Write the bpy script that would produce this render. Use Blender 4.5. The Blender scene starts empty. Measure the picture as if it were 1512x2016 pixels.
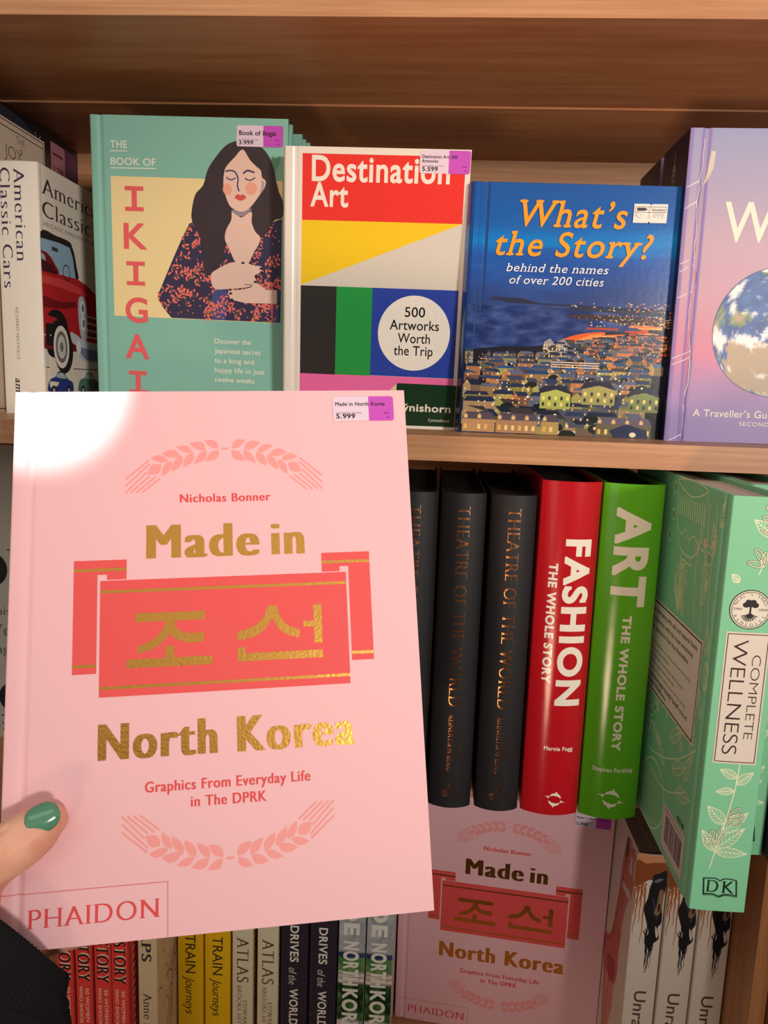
import bpy, math, random
from mathutils import Vector, Matrix, noise, geometry

S = bpy.context.scene
C = S.collection
EYE = 0.0                       # the world's origin is at the camera
FLR = 1.45                      # camera height above the shop floor (m)
R = math.radians

# ------------------------------------------------------------------ camera
def axes(yaw, pitch, roll):
    cy, sy, cp, sp, cr, sr = math.cos(yaw), math.sin(yaw), math.cos(pitch), math.sin(pitch), math.cos(roll), math.sin(roll)
    fwd = Vector((-sy*cp, cy*cp, sp)); r0 = Vector((cy, sy, 0)); u0 = r0.cross(fwd)
    return cr*r0 + sr*u0, -sr*r0 + cr*u0, fwd
rt, up, fw = axes(R(3.447), R(-9.202), R(2.006))
cd = bpy.data.cameras.new('camera'); cam = bpy.data.objects.new('camera', cd); C.objects.link(cam)
cd.sensor_fit = 'HORIZONTAL'; cd.sensor_width = 36.0; cd.lens = 36.0*1515/1512
cd.clip_start = .02
cam.matrix_world = Matrix(((rt.x, up.x, -fw.x, 0), (rt.y, up.y, -fw.y, 0), (rt.z, up.z, -fw.z, EYE), (0, 0, 0, 1)))
S.camera = cam

# ------------------------------------------------------------------ light
S.view_settings.view_transform = 'Standard'; S.view_settings.look = 'None'
S.view_settings.gamma = 1.0; S.view_settings.use_curve_mapping = False
S.view_settings.exposure = 0.0
w = bpy.data.worlds.new('shop_ambient'); S.world = w; w.use_nodes = True
nt = w.node_tree; nt.nodes.clear()
tc = nt.nodes.new('ShaderNodeTexCoord'); sx = nt.nodes.new('ShaderNodeSeparateXYZ')
mr = nt.nodes.new('ShaderNodeMapRange'); rp = nt.nodes.new('ShaderNodeValToRGB')
bg = nt.nodes.new('ShaderNodeBackground'); wo = nt.nodes.new('ShaderNodeOutputWorld')
nt.links.new(tc.outputs['Generated'], sx.inputs[0]); nt.links.new(sx.outputs['Z'], mr.inputs['Value'])
mr.inputs['From Min'].default_value = -1; mr.inputs['From Max'].default_value = 1
nt.links.new(mr.outputs[0], rp.inputs[0]); nt.links.new(rp.outputs[0], bg.inputs[0]); nt.links.new(bg.outputs[0], wo.inputs[0])
el = rp.color_ramp.elements
el[0].position = 0.0; el[0].color = (.26, .125, .075, 1)
el[1].position = 1.0; el[1].color = (1.3, 1.15, 1.0, 1)
for q_, c_ in ((.34, (.22, .11, .07, 1)), (.46, (.33, .25, .19, 1)), (.54, (.30, .24, .18, 1)), (.58, (.15, .115, .085, 1)), (.65, (1.9, 1.6, 1.3, 1))): e = el.new(q_); e.color = c_
bg.inputs[1].default_value = .29

def lamp(name, kind, loc, target, power, col, **kw):
    l = bpy.data.lights.new(name, kind); o = bpy.data.objects.new(name, l); C.objects.link(o)
    o.location = Vector(loc) + Vector((0, 0, EYE)); d = Vector(target) - Vector(loc)
    o.rotation_euler = d.to_track_quat('-Z', 'Y').to_euler(); l.energy = power; l.color = col
    for k, v in kw.items(): setattr(l, k, v)
    return o
lamp('ceiling_light', 'AREA', (-.35, -.75, 1.35), (0, .58, .05), 3.8, (1, .92, .85), shape='RECTANGLE', size=1.5, size_y=.5)
lamp('track_spotlight', 'SPOT', (1.22, -1.7, .24), (-.02, .6, .145), 160, (1, .93, .87), spot_size=R(36), spot_blend=1.0, shadow_soft_size=.14)
lamp('aisle_light', 'AREA', (-1.9, -2.3, .1), (0, .55, -.1), 6.5, (1, .95, .90), shape='RECTANGLE', size=1.3, size_y=2.0)
lamp('low_bounce_fill', 'SPOT', (-.30, -.95, -.62), (.16, .60, .26), 74, (1, .66, .45), spot_size=R(27), spot_blend=1.0, shadow_soft_size=.22)  # added fill from below, stands in for warm bounce onto the top shelf's underside
lamp('ceiling_spotlight', 'SPOT', (-.55, -.50, 1.25), (-.2190, .4005, .0135), 190, (1, .95, .86), spot_size=R(4.2), spot_blend=.35, shadow_soft_size=.004)

# ------------------------------------------------------------------ materials (procedural; print colours live in the mesh's colour attribute)
def lin(c):
    return tuple((v/255/12.92 if v/255 <= .04045 else ((v/255+.055)/1.055)**2.4) for v in c[:3])
def newmat(name):
    m = bpy.data.materials.new(name); m.use_nodes = True
    return m, m.node_tree, m.node_tree.nodes['Principled BSDF']
def N(nt, t, **kw):
    n = nt.nodes.new(t)
    for k, v in kw.items(): setattr(n, k, v)
    return n
def coat_mat(name, rough, spec, bump=0, scale=400, metallic=0, coat=0, detail=2):
    m, nt, b = newmat(name)
    a = N(nt, 'ShaderNodeAttribute', attribute_name='Col'); nt.links.new(a.outputs['Color'], b.inputs['Base Color'])
    b.inputs['Roughness'].default_value = rough; b.inputs['Specular IOR Level'].default_value = spec
    b.inputs['Metallic'].default_value = metallic
    if coat: b.inputs['Coat Weight'].default_value = coat; b.inputs['Coat Roughness'].default_value = .08
    if bump:
        t = N(nt, 'ShaderNodeTexCoord'); n = N(nt, 'ShaderNodeTexNoise'); n.inputs['Scale'].default_value = scale
        n.inputs['Detail'].default_value = detail
        u = N(nt, 'ShaderNodeBump'); u.inputs['Strength'].default_value = bump; u.inputs['Distance'].default_value = .001
        nt.links.new(t.outputs['Object'], n.inputs['Vector']); nt.links.new(n.outputs[0], u.inputs['Height'])
        nt.links.new(u.outputs[0], b.inputs['Normal'])
    return m
MATS = {}
MATS['matte'] = coat_mat('cover_print_matte', .55, .35, .05, 900)
MATS['gloss'] = coat_mat('cover_print_gloss', .20, .5, .04, 260)
MATS['satin'] = coat_mat('cover_print_satin', .42, .45, .02, 300)
MATS['jacket'] = coat_mat('jacket_gloss', .17, .5, .10, 60)
MATS['wrinkle'] = coat_mat('laminate_wrinkled', .22, .5, .35, 330, detail=3)
MATS['foil'] = coat_mat('foil_stamping', .24, .6, .11, 600, metallic=1)
MATS['label'] = coat_mat('label_paper', .5, .3)
MATS['cloth'] = coat_mat('sleeve_jersey', .95, .1, .5, 1500)
MATS['polish'] = coat_mat('nail_polish', .12, .6)
def paper_mat():
    m, nt, b = newmat('page_edges')
    t = N(nt, 'ShaderNodeTexCoord'); mp = N(nt, 'ShaderNodeMapping'); mp.inputs['Scale'].default_value = (6, 2600, 6)
    n = N(nt, 'ShaderNodeTexNoise'); n.inputs['Scale'].default_value = 1; n.inputs['Detail'].default_value = 2
    a = N(nt, 'ShaderNodeAttribute', attribute_name='Col'); x = N(nt, 'ShaderNodeMix', data_type='RGBA', blend_type='MULTIPLY')
    r = N(nt, 'ShaderNodeValToRGB'); r.color_ramp.elements[0].color = (.62, .58, .54, 1); r.color_ramp.elements[0].position = .3
    r.color_ramp.elements[1].position = .62
    nt.links.new(t.outputs['Object'], mp.inputs[0]); nt.links.new(mp.outputs[0], n.inputs['Vector']); nt.links.new(n.outputs[0], r.inputs[0])
    x.inputs['Factor'].default_value = 1
    nt.links.new(a.outputs['Color'], x.inputs['A']); nt.links.new(r.outputs[0], x.inputs['B']); nt.links.new(x.outputs['Result'], b.inputs['Base Color'])
    b.inputs['Roughness'].default_value = .8; b.inputs['Specular IOR Level'].default_value = .15
    return m
MATS['paper'] = paper_mat()
def wood_mat(name, c1, c2, c3, scale, rough=.42):
    m, nt, b = newmat(name)
    t = N(nt, 'ShaderNodeTexCoord'); mp = N(nt, 'ShaderNodeMapping'); mp.inputs['Scale'].default_value = scale
    n1 = N(nt, 'ShaderNodeTexNoise'); n1.inputs['Scale'].default_value = 1; n1.inputs['Detail'].default_value = 6; n1.inputs['Roughness'].default_value = .62
    mp2 = N(nt, 'ShaderNodeMapping'); mp2.inputs['Scale'].default_value = tuple(v*.13 for v in scale)
    n2 = N(nt, 'ShaderNodeTexNoise'); n2.inputs['Scale'].default_value = 1; n2.inputs['Detail'].default_value = 3; n2.inputs['Distortion'].default_value = 1.2
    r1 = N(nt, 'ShaderNodeValToRGB'); r1.color_ramp.elements[0].position = .34; r1.color_ramp.elements[1].position = .66
    r1.color_ramp.elements[0].color = (*lin(c2), 1); r1.color_ramp.elements[1].color = (*lin(c1), 1)
    r2 = N(nt, 'ShaderNodeValToRGB'); r2.color_ramp.elements[0].position = .35; r2.color_ramp.elements[1].position = .65
    r2.color_ramp.elements[0].color = (*lin(c3), 1); r2.color_ramp.elements[1].color = (1, 1, 1, 1)
    x = N(nt, 'ShaderNodeMix', data_type='RGBA', blend_type='MULTIPLY'); x.inputs['Factor'].default_value = .5
    nt.links.new(t.outputs['Object'], mp.inputs[0]); nt.links.new(mp.outputs[0], n1.inputs['Vector'])
    nt.links.new(t.outputs['Object'], mp2.inputs[0]); nt.links.new(mp2.outputs[0], n2.inputs['Vector'])
    nt.links.new(n1.outputs[0], r1.inputs[0]); nt.links.new(n2.outputs[0], r2.inputs[0])
    nt.links.new(r1.outputs[0], x.inputs['A']); nt.links.new(r2.outputs[0], x.inputs['B'])
    nt.links.new(x.outputs['Result'], b.inputs['Base Color'])
    bp = N(nt, 'ShaderNodeBump'); bp.inputs['Strength'].default_value = .12; bp.inputs['Distance'].default_value = .0006
    nt.links.new(n1.outputs[0], bp.inputs['Height']); nt.links.new(bp.outputs[0], b.inputs['Normal'])
    b.inputs['Roughness'].default_value = rough; b.inputs['Specular IOR Level'].default_value = .35
    return m
WOOD = wood_mat('beech_laminate', (206, 158, 116), (182, 128, 88), (196, 170, 150), (7, 90, 320))
WOODV = wood_mat('beech_upright', (196, 138, 92), (172, 112, 70), (196, 170, 150), (200, 90, 6))
def skin_mat():
    m, nt, b = newmat('skin')
    t = N(nt, 'ShaderNodeTexCoord'); n = N(nt, 'ShaderNodeTexNoise'); n.inputs['Scale'].default_value = 55; n.inputs['Detail'].default_value = 4
    r = N(nt, 'ShaderNodeValToRGB'); r.color_ramp.elements[0].color = (*lin((222, 150, 122)), 1); r.color_ramp.elements[1].color = (*lin((242, 188, 160)), 1)
    r.color_ramp.elements[0].position = .3; r.color_ramp.elements[1].position = .7
    nt.links.new(t.outputs['Object'], n.inputs['Vector']); nt.links.new(n.outputs[0], r.inputs[0]); nt.links.new(r.outputs[0], b.inputs['Base Color'])
    n2 = N(nt, 'ShaderNodeTexNoise'); n2.inputs['Scale'].default_value = 700; n2.inputs['Detail'].default_value = 3
    bp = N(nt, 'ShaderNodeBump'); bp.inputs['Strength'].default_value = .18; bp.inputs['Distance'].default_value = .0006
    nt.links.new(t.outputs['Object'], n2.inputs['Vector']); nt.links.new(n2.outputs[0], bp.inputs['Height']); nt.links.new(bp.outputs[0], b.inputs['Normal'])
    b.inputs['Roughness'].default_value = .48; b.inputs['Subsurface Weight'].default_value = .12
    b.inputs['Subsurface Radius'].default_value = (.006, .002, .001); b.inputs['Subsurface Scale'].default_value = 1.0
    return m
SKIN = skin_mat()
def floor_mat():
    m, nt, b = newmat('floor_carpet')
    t = N(nt, 'ShaderNodeTexCoord'); n = N(nt, 'ShaderNodeTexNoise'); n.inputs['Scale'].default_value = 240
    r = N(nt, 'ShaderNodeValToRGB'); r.color_ramp.elements[0].color = (*lin((40, 26, 20)), 1); r.color_ramp.elements[1].color = (*lin((56, 37, 28)), 1)
    nt.links.new(t.outputs['Object'], n.inputs['Vector']); nt.links.new(n.outputs[0], r.inputs[0]); nt.links.new(r.outputs[0], b.inputs['Base Color'])
    b.inputs['Roughness'].default_value = .95
    return m
FLOOR = floor_mat()

# ------------------------------------------------------------------ mesh builder (millimetres in, metres out)
class MB:
    def __init__(s): s.v = []; s.f = []; s.c = []; s.m = []; s.sm = []; s.keys = []
    def key(s, k):
        if k not in s.keys: s.keys.append(k)
        return s.keys.index(k)
    def face(s, pts, col, mat='matte', smooth=False):
        i = len(s.v); s.v += [tuple(p) for p in pts]; s.f.append(tuple(range(i, i+len(pts))))
        s.c.append([col]*len(pts) if not isinstance(col, list) else col); s.m.append(s.key(mat)); s.sm.append(smooth)
    def grid(s, fn, nu, nv, col, mat='matte', smooth=True):
        i = len(s.v); cols = []
        for a in range(nu+1):
            for b in range(nv+1):
                s.v.append(tuple(fn(a/nu, b/nv)))
                cols.append(col(a/nu, b/nv) if callable(col) else col)
        k = s.key(mat)
        for a in range(nu):
            for b in range(nv):
                q = (a*(nv+1)+b, (a+1)*(nv+1)+b, (a+1)*(nv+1)+b+1, a*(nv+1)+b+1)
                s.f.append(tuple(i+t for t in q)); s.c.append([cols[t] for t in q]); s.m.append(k); s.sm.append(smooth)
    def box(s, x0, y0, z0, x1, y1, z1, col, mat='matte'):
        p = [(x, y, z) for x in (x0, x1) for y in (y0, y1) for z in (z0, z1)]
        for q in ((0, 1, 3, 2), (4, 6, 7, 5), (0, 4, 5, 1), (2, 3, 7, 6), (0, 2, 6, 4), (1, 5, 7, 3)): s.face([p[i] for i in q], col, mat)
    def build(s, name, parent=None, mats=None):
        me = bpy.data.meshes.new(name); me.from_pydata([(a*.001, b*.001, c*.001) for a, b, c in s.v], [], s.f)
        for k in s.keys: me.materials.append(mats[k] if mats and k in mats else MATS[k])
        me.polygons.foreach_set('material_index', s.m); me.polygons.foreach_set('use_smooth', s.sm)
        at = me.color_attributes.new('Col', 'FLOAT_COLOR', 'CORNER'); buf = []
        for cs in s.c:
            for c in cs: buf += [*lin(c), 1.0]
        at.data.foreach_set('color', buf); me.update()
        o = bpy.data.objects.new(name, me); C.objects.link(o)
        if parent: o.parent = parent
        return o
def thing(name, label, cat, loc=(0, 0, 0), rot=None, group=None):
    o = bpy.data.objects.new(name, None); C.objects.link(o); o.empty_display_size = .02
    m = Matrix.Translation(Vector(loc) + Vector((0, 0, EYE)))
    if rot is not None: m = m @ rot.to_4x4()
    o.matrix_world = m; o['label'] = label; o['category'] = cat
    if group: o['group'] = group
    return o
def tag(o, label, cat, group=None):
    o['label'] = label; o['category'] = cat
    if group: o['group'] = group
    return o
def dup(root, loc, rot, label, group):
    r = root.copy(); C.objects.link(r)
    m = Matrix.Translation(Vector(loc) + Vector((0, 0, EYE)))
    if rot is not None: m = m @ rot.to_4x4()
    r.matrix_world = m; r['label'] = label; r['group'] = group
    for ch in list(root.children):
        c = ch.copy(); C.objects.link(c); c.parent = r
        for g in ch.children:
            d = g.copy(); C.objects.link(d); d.parent = c
    return r
def pose(yaw, lean, roll):
    return Matrix.Rotation(R(yaw), 3, 'Z') @ Matrix.Rotation(R(-lean), 3, 'X') @ Matrix.Rotation(R(roll), 3, 'Y')
SPINE_OUT = pose(90, 0, 0)

# ------------------------------------------------------------------ lettering: outlines of the built-in font, reshaped (weight, contrast, serifs, slant)
_raw = {}
def _curve_splines(body):
    cu = bpy.data.curves.new('lettering', 'FONT'); cu.body = body; o = bpy.data.objects.new('lettering', cu); C.objects.link(o)
    dg = bpy.context.evaluated_depsgraph_get(); dg.update(); k = o.evaluated_get(dg).to_curve(dg); out = []
    for sp in k.splines:
        bp = list(sp.bezier_points); n = len(bp); pts = []
        for i in range(n):
            a, b = bp[i], bp[(i+1) % n]; p0, p1, p2, p3 = a.co.xy, a.handle_right.xy, b.handle_left.xy, b.co.xy
            d = p3-p0; L = d.length
            if L < 1e-6: continue
            dev = max(abs((p1-p0).cross(d)/L), abs((p2-p0).cross(d)/L))
            st = 1 if dev < .004 else (6 if dev > .03 else 4)
            for j in range(st):
                t = j/st; u = 1-t; q = p0*u**3 + p1*3*u*u*t + p2*3*u*t*t + p3*t**3; pts.append((q.x, q.y))
        cl = []
        for q in pts:
            if not cl or (abs(q[0]-cl[-1][0]) + abs(q[1]-cl[-1][1])) > 1e-4: cl.append(q)
        if len(cl) > 2: out.append(cl)
    o.to_curve_clear() if hasattr(o, 'to_curve_clear') else None
    bpy.data.objects.remove(o); bpy.data.curves.remove(cu)
    return out
def _xmax(b): return max(p[0] for s in _curve_splines(b) for p in s)
CAP = max(p[1] for s in _curve_splines('H') for p in s)
XH = max(p[1] for s in _curve_splines('x') for p in s)/CAP
ASC = max(p[1] for s in _curve_splines('l') for p in s)/CAP
_xI = _xmax('I')
def area(p): return .5*sum(p[i-1][0]*p[i][1]-p[i][0]*p[i-1][1] for i in range(len(p)))
def inside(q, poly):
    x, y = q; c = False; n = len(poly)
    for i in range(n):
        x1, y1 = poly[i-1]; x2, y2 = poly[i]
        if (y1 > y) != (y2 > y) and x < (x2-x1)*(y-y1)/(y2-y1)+x1: c = not c
    return c
def raw(ch):
    if ch not in _raw:
        if ch == ' ': _raw[ch] = ([], .42)
        else:
            adv = (_xmax(ch+'I')-_xI)/CAP
            ct = [[(x/CAP, y/CAP) for x, y in s] for s in _curve_splines(ch)]
            res = []
            for i, c in enumerate(ct):
                dep = sum(inside(c[0], o) for j, o in enumerate(ct) if j != i)
                if (area(c) > 0) == (dep % 2 == 1): c = c[::-1]
                res.append((c, dep))
            _raw[ch] = (res, adv)
    return _raw[ch]
def offset(c, kx, ky):
    n = len(c); out = []
    for i in range(n):
        a, b, d = c[i-1], c[i], c[(i+1) % n]
        e1 = Vector((b[0]-a[0], b[1]-a[1])).normalized(); e2 = Vector((d[0]-b[0], d[1]-b[1])).normalized()
        n1 = Vector((e1.y, -e1.x)); n2 = Vector((e2.y, -e2.x)); q = n1+n2; k = 1+n1.dot(n2)
        m = q/max(k, .55)
        out.append((b[0]+kx*m.x, b[1]+ky*m.y))
    return out
STYLES = {  # kx, ky, serif length, serif thickness, slant
    'sans': (0, 0, 0, 0, 0), 'semi': (.012, .012, 0, 0, 0), 'bold': (.032, .030, 0, 0, 0), 'black': (.062, .052, 0, 0, 0), 'light': (-.022, -.022, 0, 0, 0), 'thin': (-.032, -.03, 0, 0, 0),
    'flare': (.080, -.012, 0, 0, 0), 'flaresm': (.046, .0, 0, 0, 0),
    'serif': (.004, -.034, .085, .035, 0), 'seriflt': (-.016, -.04, .08, .028, 0), 'serifb': (.036, -.016, .09, .05, 0),
    'slabit': (.016, .012, .085, .11, .22), 'slabsm': (.0, .0, .075, .085, .22), 'slab': (.0, .0, .14, .14, 0), 'serifit': (-.004, -.02, .06, .035, .2), 'script': (.0, -.016, 0, 0, .3)}
BOT = set('AFHIKMNPRTXYfhiklmnrxpq'); TOPB = set('HIKMNUVWXYvwxy'); TOPL = set('hiklmnrpbudj'); STEML = set('BDEFLPR')
_gc = {}
def glyph(ch, style):
    k = (ch, style)
    if k in _gc: return _gc[k]
    kx, ky, sl, st, sh = STYLES[style]; ct, adv = raw(ch); polys = []; o = min(kx, ky, 0)
    cs = [(offset(c, o, o) if o else c, d) for c, d in ct]; sx, sy = kx-o, ky-o
    for i, (c, d) in enumerate(cs):
        if d % 2 == 0: polys.append([c]+[h for h, dd in cs if dd == d+1 and inside(h[0], c)])
    extra = []; tris = []
    # widen: sweep every outline edge sideways (contrast) or all round (weight)
    if sx > .001:
        for c, d in cs:
            n = len(c)
            for i in range(n):
                p, q = c[i-1], c[i]
                if sy < .5*sx:
                    if abs(p[1]-q[1]) > .004: extra.append([(p[0]-sx, p[1]), (p[0]+sx, p[1]), (q[0]+sx, q[1]), (q[0]-sx, q[1])])
                else:
                    e = Vector((q[0]-p[0], q[1]-p[1])); 
                    if e.length < 1e-5: continue
                    e.normalize(); nx, ny = -e.y*sx, e.x*sx
                    extra.append([(p[0]+nx, p[1]+ny), (p[0]-nx, p[1]-ny), (q[0]-nx, q[1]-ny), (q[0]+nx, q[1]+ny)])
                    r_ = c[(i+1) % n]; f = Vector((r_[0]-q[0], r_[1]-q[1]))
                    if f.length > 1e-5 and e.dot(f.normalized()) < .985:
                        if e.dot(f.normalized()) < .6: extra.append([(q[0]-sx, q[1]-sx), (q[0]+sx, q[1]-sx), (q[0]+sx, q[1]+sx), (q[0]-sx, q[1]+sx)])
                        else: extra.append([(q[0]+sx*math.cos(t*math.pi/3), q[1]+sx*math.sin(t*math.pi/3)) for t in range(6)])
    if sl and ct:
        stem = .135+2*o
        for c, d in cs:
            for i in range(len(c)):
                a, b = c[i-1], c[i]
                if abs(a[1]-b[1]) > .012: continue
                L = abs(a[0]-b[0]); x0, x1 = min(a[0], b[0])-sx, max(a[0], b[0])+sx; y = (a[1]+b[1])/2
                if not (.4*stem < L < 2.2*stem): continue
                up_ = b[0] < a[0]               # counter-clockwise: a top edge runs right to left
                if not up_ and ch in BOT and (abs(y) < .06 or y < -.15):
                    extra.append([(x0-sl, y), (x1+sl, y), (x1+sl, y+st*.6), (x1, y+st), (x0, y+st), (x0-sl, y+st*.6)])
                if up_ and ch in TOPB and (abs(y-1) < .07 or abs(y-XH) < .07):
                    extra.append([(x0-sl, y), (x0-sl, y-st*.6), (x0, y-st), (x1, y-st), (x1+sl, y-st*.6), (x1+sl, y)])
                if up_ and ch in TOPL and (abs(y-XH) < .08 or y > .9):
                    extra.append([(x0-sl*1.1, y), (x0-sl*1.1, y-st*.6), (x0, y-st*1.3), (x1, y-st), (x1, y)])
        if ch in STEML:
            x0 = min(p[0] for c, d in cs for p in c)-sx; ys = max(p[1] for c, d in cs for p in c); y0 = min(p[1] for c, d in cs for p in c)
            extra.append([(x0-sl, ys), (x0-sl, ys-st*.6), (x0+.04, ys-st), (x0+.04, ys)])
            if ch not in 'FPR': extra.append([(x0-sl, y0), (x0+.04, y0), (x0+.04, y0+st), (x0-sl, y0+st*.6)])
        if ch == 'T':
            xa = min(p[0] for c, d in cs for p in c); xb = max(p[0] for c, d in cs for p in c)
            for xx in (xa, xb): extra.append([(xx-st*.5, 1+o), (xx-st*.5, 1-2.6*st), (xx+st*.5, 1-2.6*st), (xx+st*.5, 1+o)])
        adv += sl*.8
    for gi, grp in enumerate(polys + [[e] for e in extra]):
        vv = [Vector((p[0], p[1], 0)) for lp in grp for p in lp]
        if len(grp) == 1 and len(vv) == 4: ix = [(0, 1, 2), (0, 2, 3)]
        else: ix = geometry.tessellate_polygon([[Vector((p[0], p[1], 0)) for p in lp] for lp in grp])
        for t in ix: tris.append(([(vv[i].x+sh*vv[i].y, vv[i].y) for i in t], gi))
    _gc[k] = (tris, adv + kx*1.6)
    return _gc[k]
def text_tris(s, style, track=0):
    x = 0; out = []
    for ch in s:
        t, a = glyph(ch, style)
        out += [([(p[0]+x, p[1]) for p in tr], k) for tr, k in t]; x += a+track
    if not out: return [], 0, x
    return out, min(p[0] for t, k in out for p in t), max(p[0] for t, k in out for p in t)

def smooth_loop(pts, n=5, closed=True):
    out = []; m = len(pts)
    for i in range(m if closed else m-1):
        g = lambda j: Vector(pts[j % m]) if closed else Vector(pts[max(0, min(m-1, j))])
        p0, p1, p2, p3 = g(i-1), g(i), g(i+1), g(i+2)
        for k in range(n):
            t = k/n
            q = .5*((2*p1)+(p2-p0)*t+(2*p0-5*p1+4*p2-p3)*t*t+(3*p1-p0-3*p2+p3)*t**3); out.append((q.x, q.y))
    if not closed: out.append(tuple(pts[-1]))
    return out

class Page:
    """Printing on a surface: 2-D print coordinates (mm) carried onto the surface by fn(x, y, height)."""
    def __init__(s, mb, fn, finish='matte', maxlen=None, base=0): s.mb, s.fn, s.fin, s.maxlen, s.base, s.cnt, s.lw = mb, fn, finish, maxlen, base, 0, 1
    def h(s, layer): return .05+.036*(layer+s.base)
    def tri(s, t, col, layer, fin, k=None):
        if s.maxlen:
            xs = [p[0] for p in t]
            if max(xs)-min(xs) > s.maxlen:
                L = [(abs(t[i][0]-t[(i+1) % 3][0]), i) for i in range(3)]; i = max(L)[1]
                a, b, c = t[i], t[(i+1) % 3], t[(i+2) % 3]; m = ((a[0]+b[0])/2, (a[1]+b[1])/2)
                s.tri([a, m, c], col, layer, fin, k); s.tri([m, b, c], col, layer, fin, k); return
        if abs((t[1][0]-t[0][0])*(t[2][1]-t[0][1])-(t[2][0]-t[0][0])*(t[1][1]-t[0][1])) < 2e-5: return
        hh = s.h(layer)+(s.cnt if k is None else k % 110)*.0003       # pieces of ink lie half a micron apart so that no two ever coincide
        s.mb.face([s.fn(p[0], p[1], hh) for p in t], col, fin or s.fin)
    def poly(s, pts, col, layer=1, fin=None):
        vs = [Vector((p[0], p[1], 0)) for p in pts]; s.cnt = (s.cnt+1) % 110
        for t in geometry.tessellate_polygon([vs]): s.tri([pts[i] for i in t], col, layer, fin)
    def rect(s, x0, y0, x1, y1, col, layer=1, fin=None): s.poly([(x0, y0), (x1, y0), (x1, y1), (x0, y1)], col, layer, fin)
    def disc(s, cx, cy, r, col, layer=1, ry=None, n=28, fin=None, rot=0):
        ry = ry or r; c, q = math.cos(rot), math.sin(rot)
        P = [(r*math.cos(2*math.pi*i/n), ry*math.sin(2*math.pi*i/n)) for i in range(n)]
        s.poly([(cx+x*c-y*q, cy+x*q+y*c) for x, y in P], col, layer, fin)
    def line(s, pts, wd, col, layer=1, fin=None, closed=False, taper=None):
        P = list(pts)+([pts[0]] if closed else []); n = len(P); wd *= s.lw
        for i in range(n-1):
            a, b = Vector(P[i]), Vector(P[i+1]); d = b-a
            if d.length < 1e-6: continue
            d.normalize(); q = Vector((-d.y, d.x))
            w0 = wd*(taper(i/(n-1)) if taper else 1)/2; w1 = wd*(taper((i+1)/(n-1)) if taper else 1)/2; e = d*min(w0, w1)*.35
            s.poly([tuple(a-e+q*w0), tuple(a-e-q*w0), tuple(b+e-q*w1), tuple(b+e+q*w1)], col, layer, fin)
    def ring(s, cx, cy, r, wd, col, layer=1, fin=None):
        s.line([(cx+r*math.cos(t*math.pi/18), cy+r*math.sin(t*math.pi/18)) for t in range(36)], wd, col, layer, fin, closed=True)
    def text(s, st, x, y, cap, col, style='sans', width=None, layer=3, down=False, fin=None, track=0, align='l'):
        tr, a, b = text_tris(st, style, track)
        if not tr: return
        sc = cap if width is None else width/(b-a)
        if align == 'c': x -= (b-a)*sc/2
        if align == 'r': x -= (b-a)*sc
        for t, k in tr:
            if down: q = [(x+p[1]*cap, y-(p[0]-a)*sc) for p in t]
            else: q = [(x+(p[0]-a)*sc, y+p[1]*cap) for p in t]
            s.tri(q, col, layer, fin, k)
    def grid(s, x0, y0, x1, y1, nx, ny, colfn, layer=1, fin=None):
        hh = s.h(layer)
        s.mb.grid(lambda a, b: s.fn(x0+(x1-x0)*a, y0+(y1-y0)*b, hh), nx, ny, lambda a, b: colfn(x0+(x1-x0)*a, y0+(y1-y0)*b), fin or s.fin, False)
def mix(a, b, t): t = max(0, min(1, t)); return tuple(x+(y-x)*t for x, y in zip(a, b))
def ramp(stops, t):
    for (t0, c0), (t1, c1) in zip(stops, stops[1:]):
        if t <= t1: return mix(c0, c1, (t-t0)/(t1-t0) if t1 > t0 else 0)
    return stops[-1][1]

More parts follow.
